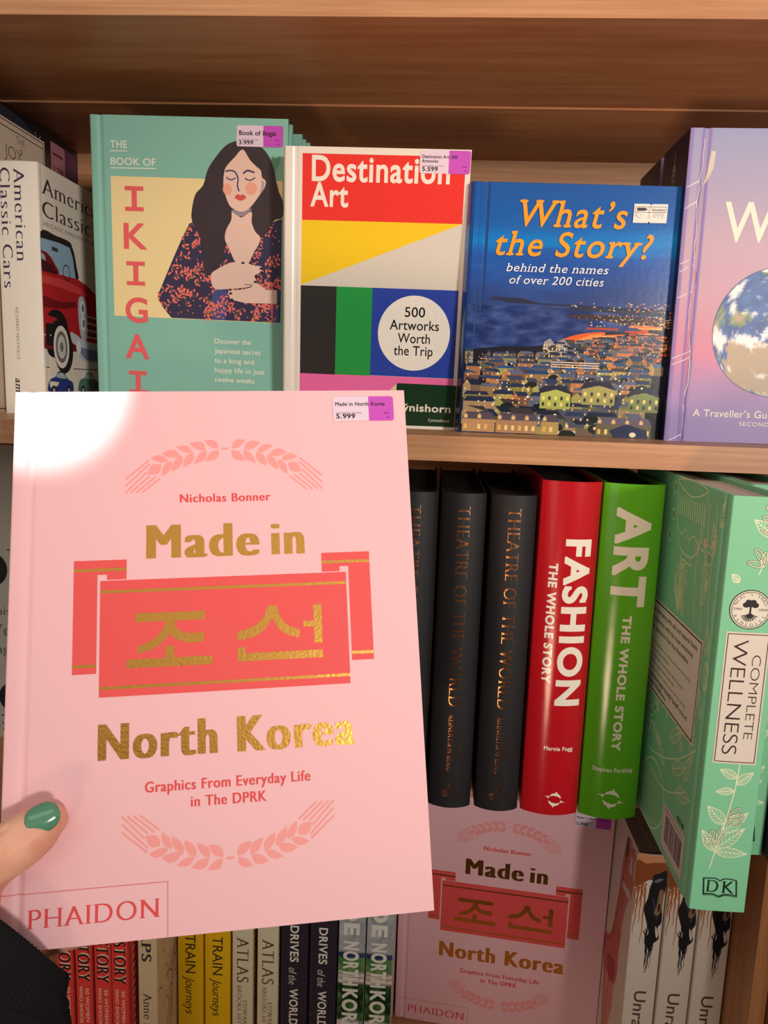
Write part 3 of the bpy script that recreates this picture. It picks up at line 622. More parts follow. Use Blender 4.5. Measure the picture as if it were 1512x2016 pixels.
# blue book with a city at night
def city_book():
    b = Book(146.6, 24, 177, (22, 62, 130), bulge=3.0, board=2.4, groove=1.2, finish='gloss', gx=9.5)
    p = b.front; rnd = random.Random(11)
    sky = [(90, (44, 66, 120)), (104, (42, 70, 136)), (116, (34, 78, 158)), (129, (30, 92, 176)), (134, (12, 128, 204)), (140, (14, 120, 200)), (152, (22, 92, 172)), (177, (26, 84, 160))]
    def skyc(x, y):
        n = noise.fractal(Vector((x*.012, y*.07, 3.1)), .8, 2.1, 4)
        c = ramp(sky, y+n*7); return mix(c, (120, 140, 190), max(0, n-.25)*.25)
    p.grid(.6, 88, 146.4, 176.8, 70, 48, skyc, 0)
    def sea(x, y):
        n = noise.fractal(Vector((x*.07, y*.16, 9.2)), .7, 2.2, 5); return mix((26, 46, 104), (70, 90, 148), .35+.8*n)
    p.grid(.6, 55, 146.4, 92.5, 74, 40, sea, 1)
    p.poly([(12, 94), (20, 98.5), (40, 98), (52, 95), (80, 94.6), (146.4, 92.6), (146.4, 88), (100, 90), (60, 91.5), (12, 92.4)], (46, 50, 74), 2)
    p.poly([(72, 86.8), (84, 88.4), (110, 88), (146.4, 87.4), (146.4, 79), (118, 82), (96, 84.6), (78, 85.2)], (58, 46, 52), 3)
    for i in range(190):
        x = 146-abs(rnd.gauss(0, 30)); y = rnd.uniform(80, 88.5) if rnd.random() < .7 else rnd.uniform(91, 97)
        if x > 60: p.disc(x, y, rnd.uniform(.25, .8), rnd.choice([(255, 206, 128), (255, 166, 80), (250, 236, 210), (230, 110, 60)]), 5, rnd.uniform(.2, .5), 7)
    # dark town ground and the lit shore road
    p.poly([(.6, 60), (14, 62), (30, 63.6), (48, 64.2), (62, 66), (72, 70.4), (88, 74.6), (100, 76.4), (118, 77), (130, 80), (146.4, 81), (146.4, .6), (.6, .6)], (28, 28, 40), 4)
    p.poly(smooth_loop([(66, 66), (74, 71.4), (86, 74.8), (100, 76.2), (100, 73.8), (90, 70.6), (78, 66), (70, 63.8)], 4), (222, 96, 40), 5)
    p.poly(smooth_loop([(78, 68), (88, 72.6), (99, 74.8), (96, 72), (86, 68)], 4), (246, 150, 72), 6)
    for k in range(46):                      # lamplit streets and quays towards the harbour
        x = rnd.uniform(80, 144); y = rnd.uniform(56, 80); L = rnd.uniform(5, 20)
        p.poly([(x, y), (min(146, x+L), y+rnd.uniform(-.4, .4)), (min(146, x+L), y+rnd.uniform(.9, 2.2)), (x, y+1.3)], rnd.choice([(206, 88, 38), (230, 120, 56), (176, 70, 34), (244, 168, 96)]), 5)
    pal = [(132, 128, 66), (164, 160, 88), (120, 88, 66), (98, 108, 134), (170, 142, 106), (84, 88, 102), (146, 116, 78), (182, 122, 78)]
    lay = 6; y = 78.0
    while y > 0:
        sz = 2.2+(78-y)*.155; x = rnd.uniform(1.05, 3)
        while x < 147:
            top = 59+10*min(1, max(0, (x-50)/24))+6*min(1, max(0, (x-84)/50))
            wd = sz*rnd.uniform(1.0, 2.2); ht = sz*rnd.uniform(.6, 1.0)
            if y < top and x > 1 and x+wd < 146:
                far = min(1, max(0, (y-40)/30)); warm = max(0, (x-74)/72)
                wc = mix(rnd.choice(pal), (222, 104, 48) if rnd.random() < warm*1.2 else (62, 72, 104), far*.7)
                rf = mix(rnd.choice([(34, 46, 76), (46, 62, 96), (64, 56, 64), (28, 36, 58), (96, 100, 120)]), (44, 92, 150), min(1, max(0, 1-abs(y-46)/16))*rnd.random())
                y0 = max(.8, y-ht*.5); yt = y0+ht; l = min(lay, 13)
                if rnd.random() < .5 and sz > 3:
                    g = wd*.38; p.poly([(x, y0), (x+g, y0), (x+g, yt), (x+g/2, yt+ht*.42), (x, yt)], wc, l); p.rect(x+g, y0, x+wd, yt, mix(wc, (20, 20, 30), .35), l)
                    p.poly([(x+g/2, yt+ht*.44), (x+g*1.04, yt*.997), (x+wd, yt), (x+wd-g/2, yt+ht*.44)], rf, l+1)
                else:
                    p.rect(x, y0, x+wd, yt, wc, l); p.poly([(x-.15, yt-.1), (x+wd+.15, yt-.1), (x+wd*.9, yt+ht*.34), (x+wd*.12, yt+ht*.34)], rf, l+1)
                n = max(1, int(wd/(sz*.36)))
                for r_ in range(2 if sz > 4 else 1):
                    for k in range(n):
                        if rnd.random() < .5:
                            wx = x+wd*(k+.3)/n; wy = y0+ht*(.22+.40*r_); s_ = sz*.085
                            p.rect(wx, wy, wx+s_*1.1, wy+s_*1.5, rnd.choice([(255, 220, 130), (255, 196, 96), (250, 240, 206), (255, 170, 84)]), l+1)
                if rnd.random() < .42: p.disc(x+wd*rnd.random(), y0+ht*.2*rnd.random(), max(.34, sz*.10), rnd.choice([(255, 248, 224), (255, 224, 160), (240, 246, 190)]), l+2, n=9)
                if rnd.random() < .3: p.disc(x+wd*rnd.random(), y0, sz*.5, rnd.choice([(24, 34, 30), (34, 38, 30), (20, 24, 34)]), l+1, sz*.30, 10)
            x += wd*rnd.uniform(.8, 1.2)
        y -= sz*.62; lay += .33
    # the gabled twin blocks by the water and the long lit hall
    for x0, x1, y0, yt in ((56.5, 66, 56, 68), (65.5, 76, 55.5, 68)):
        p.poly([(x0, y0), (x1, y0), (x1, yt-2), ((x0+x1)/2+1, yt+2.6), (x0+1.5, yt)], (150, 146, 148), 9)
        for i in range(4):
            for j in range(4):
                if (i*3+j*5) % 4: p.rect(x0+1.4+i*2, y0+1.2+j*2.6, x0+2.3+i*2, y0+2.6+j*2.6, (250, 214, 140), 10)
    p.poly([(62, 49), (100, 50.5), (101, 55), (68, 56.5)], (112, 96, 92), 10)
    for k in range(3): p.rect(64, 50+k*1.7, 99, 50.6+k*1.7, (246, 206, 170), 11)
    for k, (x0, wd) in enumerate(((58, 22), (88, 24), (122, 22))):
        y0 = 20+4*(k % 2); c = [(176, 186, 92), (164, 160, 96), (126, 140, 86)][k]
        p.poly([(x0, y0), (x0+wd, y0), (x0+wd, y0+11), (x0+wd*.5, y0+14), (x0, y0+11)], c, 15)
        p.poly([(x0-2, y0+11), (x0+2, y0+16.5), (x0+wd*.8, y0+17), (x0+wd+.6, y0+11), (x0+wd*.5, y0+14.2)], (38, 42, 62), 16)
        for i in range(5):
            for j in range(2): p.rect(x0+1.5+i*wd/5, y0+2+j*4.4, x0+3.3+i*wd/5, y0+4.6+j*4.4, (255, 224, 140) if (i+j) % 2 else (60, 62, 54), 16)
    for x0, wd, c in ((2, 24, (196, 150, 104)), (27, 30, (182, 140, 100)), (60, 13, (190, 160, 96)), (100, 40, (112, 104, 74))):
        p.rect(x0, 1, x0+wd, 10.5, c, 16); p.poly([(x0-.5, 10.3), (x0+wd+.5, 10.3), (x0+wd-2.5, 15.5), (x0+2.5, 15.5)], (104, 96, 112) if x0 > 90 else (92, 80, 92), 17)
        for i in range(int(wd/5)):
            p.rect(x0+1.4+i*5, 3, x0+3.6+i*5, 6.6, (255, 222, 140) if i % 3 else (246, 190, 100), 17)
            if i % 2 == 0: p.poly([(x0+1+i*5, 10.8), (x0+4+i*5, 10.8), (x0+4+i*5, 13), (x0+2.5+i*5, 14.6), (x0+1+i*5, 13)], (214, 172, 124), 18); p.rect(x0+1.8+i*5, 11.2, x0+3.2+i*5, 13, (255, 220, 140), 19)
    p.poly([(113, 1), (138, 1), (137, 7), (122, 11), (110, 6)], (34, 44, 84), 18); p.disc(127, 3.4, 2.4, (255, 236, 196), 20, 1.8)
    OR = (240, 158, 44)
    p.text("What\u2019s", 34, 147.6, 17.6, OR, 'slabit', 75.6, 24); p.text('the Story?', 18.6, 127.5, 16.4, OR, 'slabit', 110.6, 24)
    p.text('behind the names', 27.4, 116.4, 5.6, (240, 240, 240), 'slabsm', 72.2, 24); p.text('of over 200 cities', 30, 108, 5.6, (240, 240, 240), 'slabsm', 67, 24)
    # spine carries the same sky and ground
    b.spine.grid(.3, 60, 23.7, 176.8, 12, 30, lambda x, y: skyc(x+300, y), 0); b.spine.grid(.3, .3, 23.7, 60, 12, 16, lambda x, y: mix((26, 26, 36), (96, 74, 50), max(0, noise.noise(Vector((x*.3, y*.35, 2))))), 0)
    return b
cb = city_book()
cb.place('blue glossy hardcover with a city at night and orange title, on the upper shelf', (.0189, .5788, ZU), pose(.06, -.4, .37))
mb = MB(); p = Page(mb, cb.front.fn, 'label', base=27)
p.poly([(113.5, 164.6), (124.0, 164.7), (125, 163.7), (126, 164.7), (136.7, 164.8), (136.6, 152.1), (125.4, 151.95), (124.4, 152.9), (123.4, 151.9), (113.4, 151.8)], (232, 226, 218), 0)
p.line([(114.4, 162.6), (135.6, 162.8), (135.5, 159.2), (114.4, 159.0)], .3, (70, 66, 66), 1, closed=True); p.poly([(115.6, 162), (121, 162.1), (123, 161), (121, 160), (115.6, 159.9)], (60, 58, 60), 1)
p.line([(123.4, 159.4), (125, 162.6)], .3, (70, 66, 66), 1); p.text('Eymundsson', 126, 160.1, 1.6, (50, 48, 50), 'bold', 8.8, 1); p.text('Kr  3.499', 114.4, 155.0, 4.0, (150, 146, 146), 'thin', 19.6, 1)
o = mb.build('price_sticker', cb.root); o['label'] = 'white notched paper price sticker'

# lavender travel atlas
def world_book():
    NV = (24, 26, 58)
    b = Book(145, 62, 212, (150, 130, 190), bulge=.3, board=3.0, groove=1.2, finish='satin', spine_col=NV, back_col=NV, gx=11)
    p = b.front
    g = [(0, (136, 116, 178)), (18, (146, 122, 184)), (42, (176, 124, 176)), (62, (222, 120, 150)), (76, (214, 128, 150)), (100, (206, 150, 168)), (140, (198, 162, 178)), (172, (172, 160, 190)), (212, (154, 162, 202))]
    p.grid(.4, .3, 144.6, 211.7, 60, 60, lambda x, y: mix(ramp(g, y), (118, 108, 128), .16), 0)
    cx, cy, r = 71.5, 78, 44.2
    p.disc(cx, cy, r+.5, (44, 56, 104), 1, n=72)
    def earth(x, y):
        dx, dy = (x-cx)/r, (y-cy)/r; z = math.sqrt(max(.02, 1-dx*dx-dy*dy)); v = Vector((dx, dy, z))*1.7
        land = noise.fractal(v+Vector((5.3, 1.7, .4)), .9, 2.0, 5)+(.55 if (dy < -.12 and dx > -.75) else 0)-(.12 if dy > .3 else 0); cl = noise.fractal(v*2.1+Vector((9, 4, 2)), .7, 2.3, 6)
        c = mix((30, 52, 122), (70, 120, 180), .5+.5*noise.noise(v*3))
        if land > .12: c = mix((96, 128, 74), (176, 152, 122), min(1, (land-.12)*3+(.5 if dy < -.05 else 0)))
        return mix(c, (236, 234, 232), min(1, max(0, cl-.10-(.25 if dy < -.25 else 0))*2.6))
    hh = p.h(2); nr, na = 46, 120
    b.mb.grid(lambda u, v: p.fn(cx+r*u*math.cos(2*math.pi*v), cy+r*u*math.sin(2*math.pi*v), hh), nr, na, lambda u, v: earth(cx+r*u*math.cos(2*math.pi*v), cy+r*u*math.sin(2*math.pi*v)), 'satin', False)
    WH = (238, 226, 206)
    p.text('World', 27.6, 138.4, 25.8, WH, 'semi', 88, 4); p.text("A Traveller\u2019s Guide to the Planet", 18.6, 18.1, 4.9, WH, 'semi', 104, 4); p.text('SECOND EDITION', 51.6, 12.3, 2.7, WH, 'semi', 44, 4, track=.12)
    # torn shrink film along the joint: creased clear strip with a ragged cream scrap
    rnd = random.Random(3); pts = []; x = 10.6
    for i in range(46):
        y = 205-i*4.55; x = max(7.6, min(13.4, x+rnd.uniform(-1.1, 1.1))); pts.append((x, y))
    p.line(pts, .8, (206, 196, 212), 5); p.line([(q[0]+1.0+.5*math.sin(i), q[1]) for i, q in enumerate(pts)], .35, (120, 104, 140), 5)
    for i in (6, 9, 17, 18, 22, 31, 32, 44): p.line([pts[i], (pts[i][0]-4.5, pts[i][1]-2.5), (.8, pts[i][1]-rnd.uniform(3, 6))], .6, (222, 214, 224), 5)
    p.poly([(14.6, 197), (17.8, 197.2), (17.2, 186), (13.8, 178), (11, 174), (13.4, 184)], (206, 196, 178), 6)
    b.spine.line([(31+1.6*math.sin(i*.9)*.3, 205-i*2.2) for i in range(30)], .7, (190, 184, 186), 1)
    b.spine.line([(31+4.2*math.cos(t*.35), 187+9*math.sin(t*.35)) for t in range(18)], .7, (190, 184, 186), 1, closed=True)
    b.spine.text('THE WORLD', 25, 170, 12, (226, 214, 190), 'semi', 120, 1, down=True)
    for k in range(4): b.spine.disc(31, 181+k*4, 1.5, (190, 184, 186), 2, 1.2, 10)
    return b
wb = world_book()
wb.place('thick lavender atlas with the globe on its cover, at the right of the upper shelf', (.1662, .5692, ZU), pose(0, .07, -.24), 'lavender atlases')
b2 = dup(wb.root, (.1664, .6395, ZU), pose(0, .07, -.2), 'second thick atlas, dark spine showing behind the lavender globe one', 'lavender atlases')

# classic car book, spine out
def car_book():
    Wt = (232, 222, 206)
    b = Book(205, 33.5, 192, Wt, bulge=1.6, board=1.6, groove=.25, gx=6)
    INK = (58, 42, 70)
    b.spine.text('American', 15.0, 187.3, 8.6, INK, 'serif', 69.5, 2, down=True); b.spine.text('Classic Cars', 3.4, 187.1, 8.8, INK, 'serif', 89.4, 2, down=True)
    b.spine.text('RICHARD NICHOLLS', 12.2, 83, 2.6, (80, 70, 76), 'light', 40, 2, down=True); b.spine.text('am', 10, 28, 5, (24, 20, 20), 'slabit', 11, 2, down=True)
    p = b.front; PC = lambda P, c, l: p.poly([(max(.6, min(204, x)), y) for x, y in P], c, l)
    p.text('American', 5, 170.5, 12.4, (64, 36, 44), 'serif', 112, 3); p.text('Classic Cars', 5.5, 153.5, 12.4, (64, 36, 44), 'serif', 150, 3); p.text('300 CLASSIC MARQUES FROM AROUND THE WORLD', 5.5, 147, 3.0, (84, 70, 74), 'light', 150, 3)
    p.rect(0.6, 38, 204, 141.5, (214, 216, 220), 1); p.rect(.6, 37, 204, 37.7, (30, 28, 30), 2)
    RD, DK = (186, 34, 40), (120, 18, 26)
    # windscreen, roof, interior
    PC(smooth_loop([(.8, 141), (26, 142.5), (48.8, 142), (54, 138), (57.5, 133), (60.5, 124), (62.9, 113), (40, 112), (.8, 111)], 4), (40, 34, 34), 3)
    p.poly([(.8, 136.5), (30, 138), (49, 137.2), (54, 130), (58.5, 113.5), (.8, 112)], (150, 182, 206), 4)
    PC(smooth_loop([(.8, 127), (12, 126), (22, 120), (28, 113), (.8, 112)], 4), (128, 20, 26), 5); p.poly([(.8, 121), (16, 119), (27, 112.6), (.8, 112)], (70, 20, 22), 6)
    p.ring(42, 116, 6, .9, (40, 30, 30), 5); p.rect(18, 130, 28, 133, (60, 60, 60), 5)
    # body
    p.poly([(.8, 112.6), (62.9, 113.4), (78, 110.5), (96, 105), (118, 100), (124, 92), (124, 52), (.8, 52)], RD, 4)
    p.poly([(.8, 109), (40, 109.4), (66, 106.5), (86, 100.5), (60, 101), (30, 102.5), (.8, 103)], (214, 66, 66), 5); p.poly([(.8, 93), (30, 91), (56, 94), (60, 90), (36, 86), (.8, 84)], DK, 5); p.poly([(.8, 58), (60, 58), (60, 52), (.8, 52)], DK, 5)
    p.line([(.8, 63), (12, 63)], 1, (226, 200, 200), 6)
    # wheel arch and white-wall tyre
    PC(smooth_loop([(4, 56), (5, 74), (12, 82), (26, 84), (38, 78), (44, 62), (44, 47), (12, 46)], 4), (30, 24, 26), 6)
    p.disc(33, 52, 16.5, (36, 32, 32), 7, 19); p.disc(29, 54.6, 13.6, (232, 226, 216), 8, 17.4); p.disc(29, 54.6, 10, (120, 108, 104), 9, 13); p.disc(29, 54.6, 7.2, (206, 204, 202), 10, 9.6); p.disc(29, 54.6, 3, (120, 116, 118), 11, 4)
    # headlamps, grille, bumper
    PC(smooth_loop([(62, 96), (72, 100), (78, 90), (78, 66), (68, 62), (62, 76)], 4), (190, 192, 198), 6); p.disc(70, 90, 5, (232, 234, 236), 7, 6.6); p.disc(71, 77, 5, (232, 234, 236), 7, 6.6); p.disc(70, 90, 2.4, (120, 126, 134), 8, 3.4); p.disc(71, 77, 2.4, (120, 126, 134), 8, 3.4)
    for k in range(7): p.line([(78, 84-k*3), (124, 82-k*3)], 1.4, (70, 72, 78) if k % 2 else (206, 208, 212), 6)
    PC(smooth_loop([(46, 68), (58, 66), (74, 62), (122, 60), (126, 54), (120, 47), (74, 45), (62, 48), (58, 56), (48, 60)], 4), (202, 206, 214), 8); PC(smooth_loop([(60, 56), (80, 55), (124, 54), (118, 47), (76, 45.5)], 4), (120, 132, 160), 9); p.disc(60, 56, 4.6, (236, 238, 240), 10, 6)
    for x0, c in ((5, (44, 60, 128)), (58, (86, 124, 112)), (112, (160, 150, 60)), (162, (150, 44, 40))):
        PC(smooth_loop([(x0, 22), (x0+4, 28), (x0+12, 30), (x0+18, 34.5), (x0+27, 34), (x0+34, 28.5), (x0+42, 26), (x0+44, 21), (x0+40, 18), (x0+3, 18)], 4), c, 2)
        PC(smooth_loop([(x0+14, 30), (x0+19, 33.4), (x0+26, 33), (x0+31, 28.8)], 4), (170, 190, 196), 3)
        for q in (9, 35): p.disc(x0+q, 19, 4, (30, 30, 32), 3); p.disc(x0+q, 19, 2, (180, 176, 170), 4)
    return b
ab = car_book(); ab.place('white-spined book with a red classic car on its side, upper shelf left', (-.3115, .605, ZU), SPINE_OUT)

# cream book behind it
jb = Book(92, 16.5, 232.5, (214, 192, 170), bulge=.6, board=2.2, groove=.2, spine_col=(40, 46, 32), gx=6)
p = jb.front
p.line([(2, 230.6), (89.5, 230.6), (89.5, 3), (2, 3)], .7, (50, 36, 34), 1, closed=True); p.line([(2, 226), (89.5, 226)], .7, (50, 36, 34), 1)
p.text('THE', 45, 217.5, 6.4, (64, 48, 46), 'thin', 14, 2); p.text('JOY', 27, 203.5, 9.5, (64, 48, 46), 'thin', 27, 2); p.disc(52, 213, 1.8, (214, 192, 170), 3); p.ring(52.5, 213, 1.7, .6, (64, 48, 46), 4)
rnd = random.Random(2)
for i in range(60):
    x, y, a = rnd.uniform(1, 15.5), rnd.uniform(2, 228), rnd.uniform(.8, 2.3); L = rnd.uniform(5, 11)
    jb.spine.poly([(x, y), (x+L*.5*math.cos(a)-1, y+L*.5*math.sin(a)), (max(.3, min(16, x+L*math.cos(a))), y+L*math.sin(a)), (x+L*.5*math.cos(a)+1, y+L*.5*math.sin(a))], rnd.choice([(92, 116, 66), (156, 150, 104), (60, 84, 54), (190, 180, 150)]), 1+(i % 3))
jb.place('tall cream book with thin hand-drawn lettering, behind the white-spined car book', (-.3515, .604, ZU), SPINE_OUT)
# black book behind that
kb = Book(196, 22, 254, (26, 24, 30), bulge=.8, board=2.4, groove=.3, gx=6, finish='gloss')
p = kb.front
p.poly(smooth_loop([(30, 250), (60, 252), (90, 250), (110, 244), (100, 236), (70, 240), (40, 244)], 4), (44, 46, 58), 1)
for q in ([(112, 247), (116, 240), (122, 246)], [(116, 232), (119, 222), (126, 224)], [(104, 238), (108, 242)]): p.line(q, .8, (170, 168, 170), 2)
kb.place('black book with a dim pink price sticker, deep in the upper left corner', (-.3700, .604, ZU), SPINE_OUT)
mb = MB(); p = Page(mb, kb.front.fn, 'label', base=5); p.rect(140, 214, 168, 248, (176, 118, 126), 0); p.rect(168, 214, 194, 248, (96, 50, 78), 0)
p.line([(144, 238), (164, 238)], 2.4, (120, 40, 50), 2); p.text('3.799', 144, 219, 8, (120, 40, 50), 'bold', 20, 2)
o = mb.build('price_sticker', kb.root); o['label'] = 'pink and purple price sticker'

# ------------------------------------------------------------------ spine shelf
# white display book at the far left
lb = Book(175, 15, 242, (196, 190, 176), bulge=.5, board=2.4, groove=.6, gx=8)
p = lb.front; G = (96, 94, 92)
p.disc(149, 142, 14.5, (26, 24, 24), 1); p.rect(163.4, 158, 172, 158.8, (30, 28, 28), 1)
for t, x, y, cap in (('this', 165, 104.5, 7), ('We', 164.5, 87, 10), ('ing', 162.5, 72, 8), ('today', 159.5, 8.5, 8)): p.text(t, x, y, cap, G, 'serif', None, 1, align='r')
p.disc(163, 35, 10.5, (26, 24, 24), 1, 12); p.rect(154, 18.6, 172, 19.4, (30, 28, 28), 1)
lb.place('pale grey display book with black dots, cut by the left edge of the frame', (-.4985, .578, ZL), pose(0, .6, 0))
# three black books
def black_book():
    b = Book(165, 31.0, 228, (27, 26, 28), bulge=5.6, board=1.9, groove=.2, finish='matte', pages=(58, 48, 44), inset=2.2, gx=6)
    CP = (188, 128, 84); s = b.spine; T = 15.5
    s.text('THEATRE OF THE WORLD', 11.5, 219.4, 8.8, CP, 'serif', 142.5, 1, down=True, fin='foil')
    s.text('THOMAS', 17.8, 60.4, 3.9, CP, 'serif', 21.3, 1, down=True, fin='foil'); s.text('REINERTSEN BERG', 12.6, 70.2, 3.7, CP, 'serif', 42, 1, down=True, fin='foil')
    s.text('HODDER &', 10.0, 11.3, 2.3, CP, 'serif', 12.4, 1, fin='foil'); s.text('STOUGHTON', 8.2, 8.3, 2.3, CP, 'serif', 16, 1, fin='foil')
    s.line([(14.6, 15), (15.2, 19.4)], .9, CP, 1, 'foil'); s.line([(17.4, 14.6), (19.6, 20)], 1.2, CP, 1, 'foil'); s.line([(14.8, 16.8), (18.4, 17.2)], .7, CP, 1, 'foil')
    rnd = random.Random(8)
    for i in range(60): b.front.rect(2+rnd.random()*2, 6+i*3.6, 5+rnd.random()*3, 8+i*3.6, rnd.choice([(120, 70, 40), (90, 60, 40), (70, 50, 40)]), 1)
    return b
bb = black_book()
bb.place('black hardback with copper spine lettering, standing directly beside the red book', (.0723, .52, ZL), SPINE_OUT, 'black books with copper lettering'); bb.root['group'] = 'black books with copper lettering'
dup(bb.root, (.0383, .52, ZL), SPINE_OUT, 'middle of the three black hardbacks with copper spine lettering', 'black books with copper lettering')
dup(bb.root, (.0050, .517, ZL), SPINE_OUT, 'black hardback with copper lettering half hidden by the raised pink book', 'black books with copper lettering')
def dolphins(s, cx, cy, r, col):
    for k in (0, math.pi):
        P = []
        for t in range(13): a = k+.2+t*.19; P.append((cx+r*math.cos(a), cy+r*1.05*math.sin(a)))
        Q = [(cx+(r*.56+.28*r*abs(t-6)/6*.8)*math.cos(k+.35+t*.17), cy+(r*.56+.28*r*abs(t-6)/6*.8)*math.sin(k+.35+t*.17)) for t in range(13)]
        s.poly(P+Q[::-1], col, 1)
        a = k+2.5; tx, ty = cx+r*.92*math.cos(a), cy+r*.92*math.sin(a)
        d = (math.cos(a+1.1), math.sin(a+1.1)); n = (-d[1], d[0])
        s.poly([(tx, ty), (tx+r*.62*d[0]+r*.36*n[0]*0+r*.40*math.cos(a), ty+r*.62*d[1]+r*.40*math.sin(a)), (tx+r*.45*d[0], ty+r*.45*d[1]), (tx+r*.62*d[0]-r*.30*math.cos(a), ty+r*.62*d[1]-r*.30*math.sin(a))], col, 1)
        a = k+1.3; s.poly([(cx+r*math.cos(a-.2), cy+r*math.sin(a-.2)), (cx+r*1.35*math.cos(a+.12), cy+r*1.35*math.sin(a+.12)), (cx+r*math.cos(a+.25), cy+r*math.sin(a+.25))], col, 1)
def story_book(col, jobs):
    b = Book(172, 40.4, 239, col, bulge=6.2, board=2.2, groove=.2, finish='jacket', pages=(60, 50, 46), inset=2.6, gx=6)
    CR = (240, 230, 214)
    for t, a, y, cap, wd, st in jobs: b.spine.text(t, a, y, cap, CR, st, wd, 1, down=True)
    return b
rb = story_book((184, 22, 32), [('FASHION', 18.6, 200.2, 15.6, 118.0, 'black'), ('THE WHOLE STORY', 8.2, 183, 5.2, 85, 'black')])
rb.spine.text('Marnie Fogg', 12.9, 48.9, 2.9, (240, 230, 214), 'bold', 20.2, 1); dolphins(rb.spine, 22.9, 12, 4.6, (240, 230, 214))
for i in range(40): rb.front.rect(2, 6+i*5.6, 5+(i % 4), 9+i*5.6, ((150, 120, 90), (60, 40, 40), (180, 160, 140))[i % 3], 1)
rb.place('thick red glossy book with white spine letters, between black and green books', (.1149, .52, ZL), SPINE_OUT)
gb = story_book((94, 176, 30), [('ART', 9.8, 223.0, 20.6, 67.5, 'black'), ('THE WHOLE STORY', 18.2, 149.2, 5.4, 97.4, 'black')])
gb.spine.text('Stephen Farthing', 6.6, 35.4, 3.1, (240, 230, 214), 'bold', 27.7, 1); dolphins(gb.spine, 20.6, 15.2, 5.9, (240, 230, 214))
gb.place('thick bright green glossy book with white spine letters, beside the red one', (.1563, .52, ZL), SPINE_OUT)

# mint botanical book
def leafdraw(p, x, y, a, L, W, col, layer=2, veins=5, fill=None, clip=None):
    d = (math.cos(a), math.sin(a)); n = (-d[1], d[0])
    f = lambda u, v: (x+d[0]*L*u+n[0]*W*v, y+d[1]*L*u+n[1]*W*v)
    lp = [f(t/10, .5*math.sin(math.pi*(t/10)**.8)) for t in range(11)]+[f(t/10, -.5*math.sin(math.pi*(t/10)**.8)) for t in range(9, 0, -1)]
    if clip: lp = [(min(max(q[0], clip[0]), clip[1]), q[1]) for q in lp]
    if fill: p.poly(lp, fill, layer-1)
    p.line(lp, .42, col, layer, closed=True); p.line([f(0, 0), f(.95, 0)], .4, col, layer)
    for k in range(1, veins+1):
        u = k/(veins+1.2)
        for sd in (1, -1): p.line([f(u-.06, 0), f(u+.09, sd*.40*math.sin(math.pi*(u+.05)**.8))], .3, col, layer)
def seeddraw(p, x, y, a, L, W, col, dark, layer=2):
    d = (math.cos(a), math.sin(a)); n = (-d[1], d[0])
    lp = [(x+d[0]*L*(.5-.5*math.cos(t*math.pi/10))+n[0]*W*.5*math.sin(t*math.pi/10), y+d[1]*L*(.5-.5*math.cos(t*math.pi/10))+n[1]*W*.5*math.sin(t*math.pi/10)) for t in range(20)]
    p.line(lp, .8, dark, layer, closed=True); p.line(lp, .4, col, layer+1, closed=True)
    for k in range(5):
        u = .2+.14*k; p.disc(x+d[0]*L*u+n[0]*W*.13*(-1)**k, y+d[1]*L*u+n[1]*W*.13*(-1)**k, .28, col, layer+1, n=7)
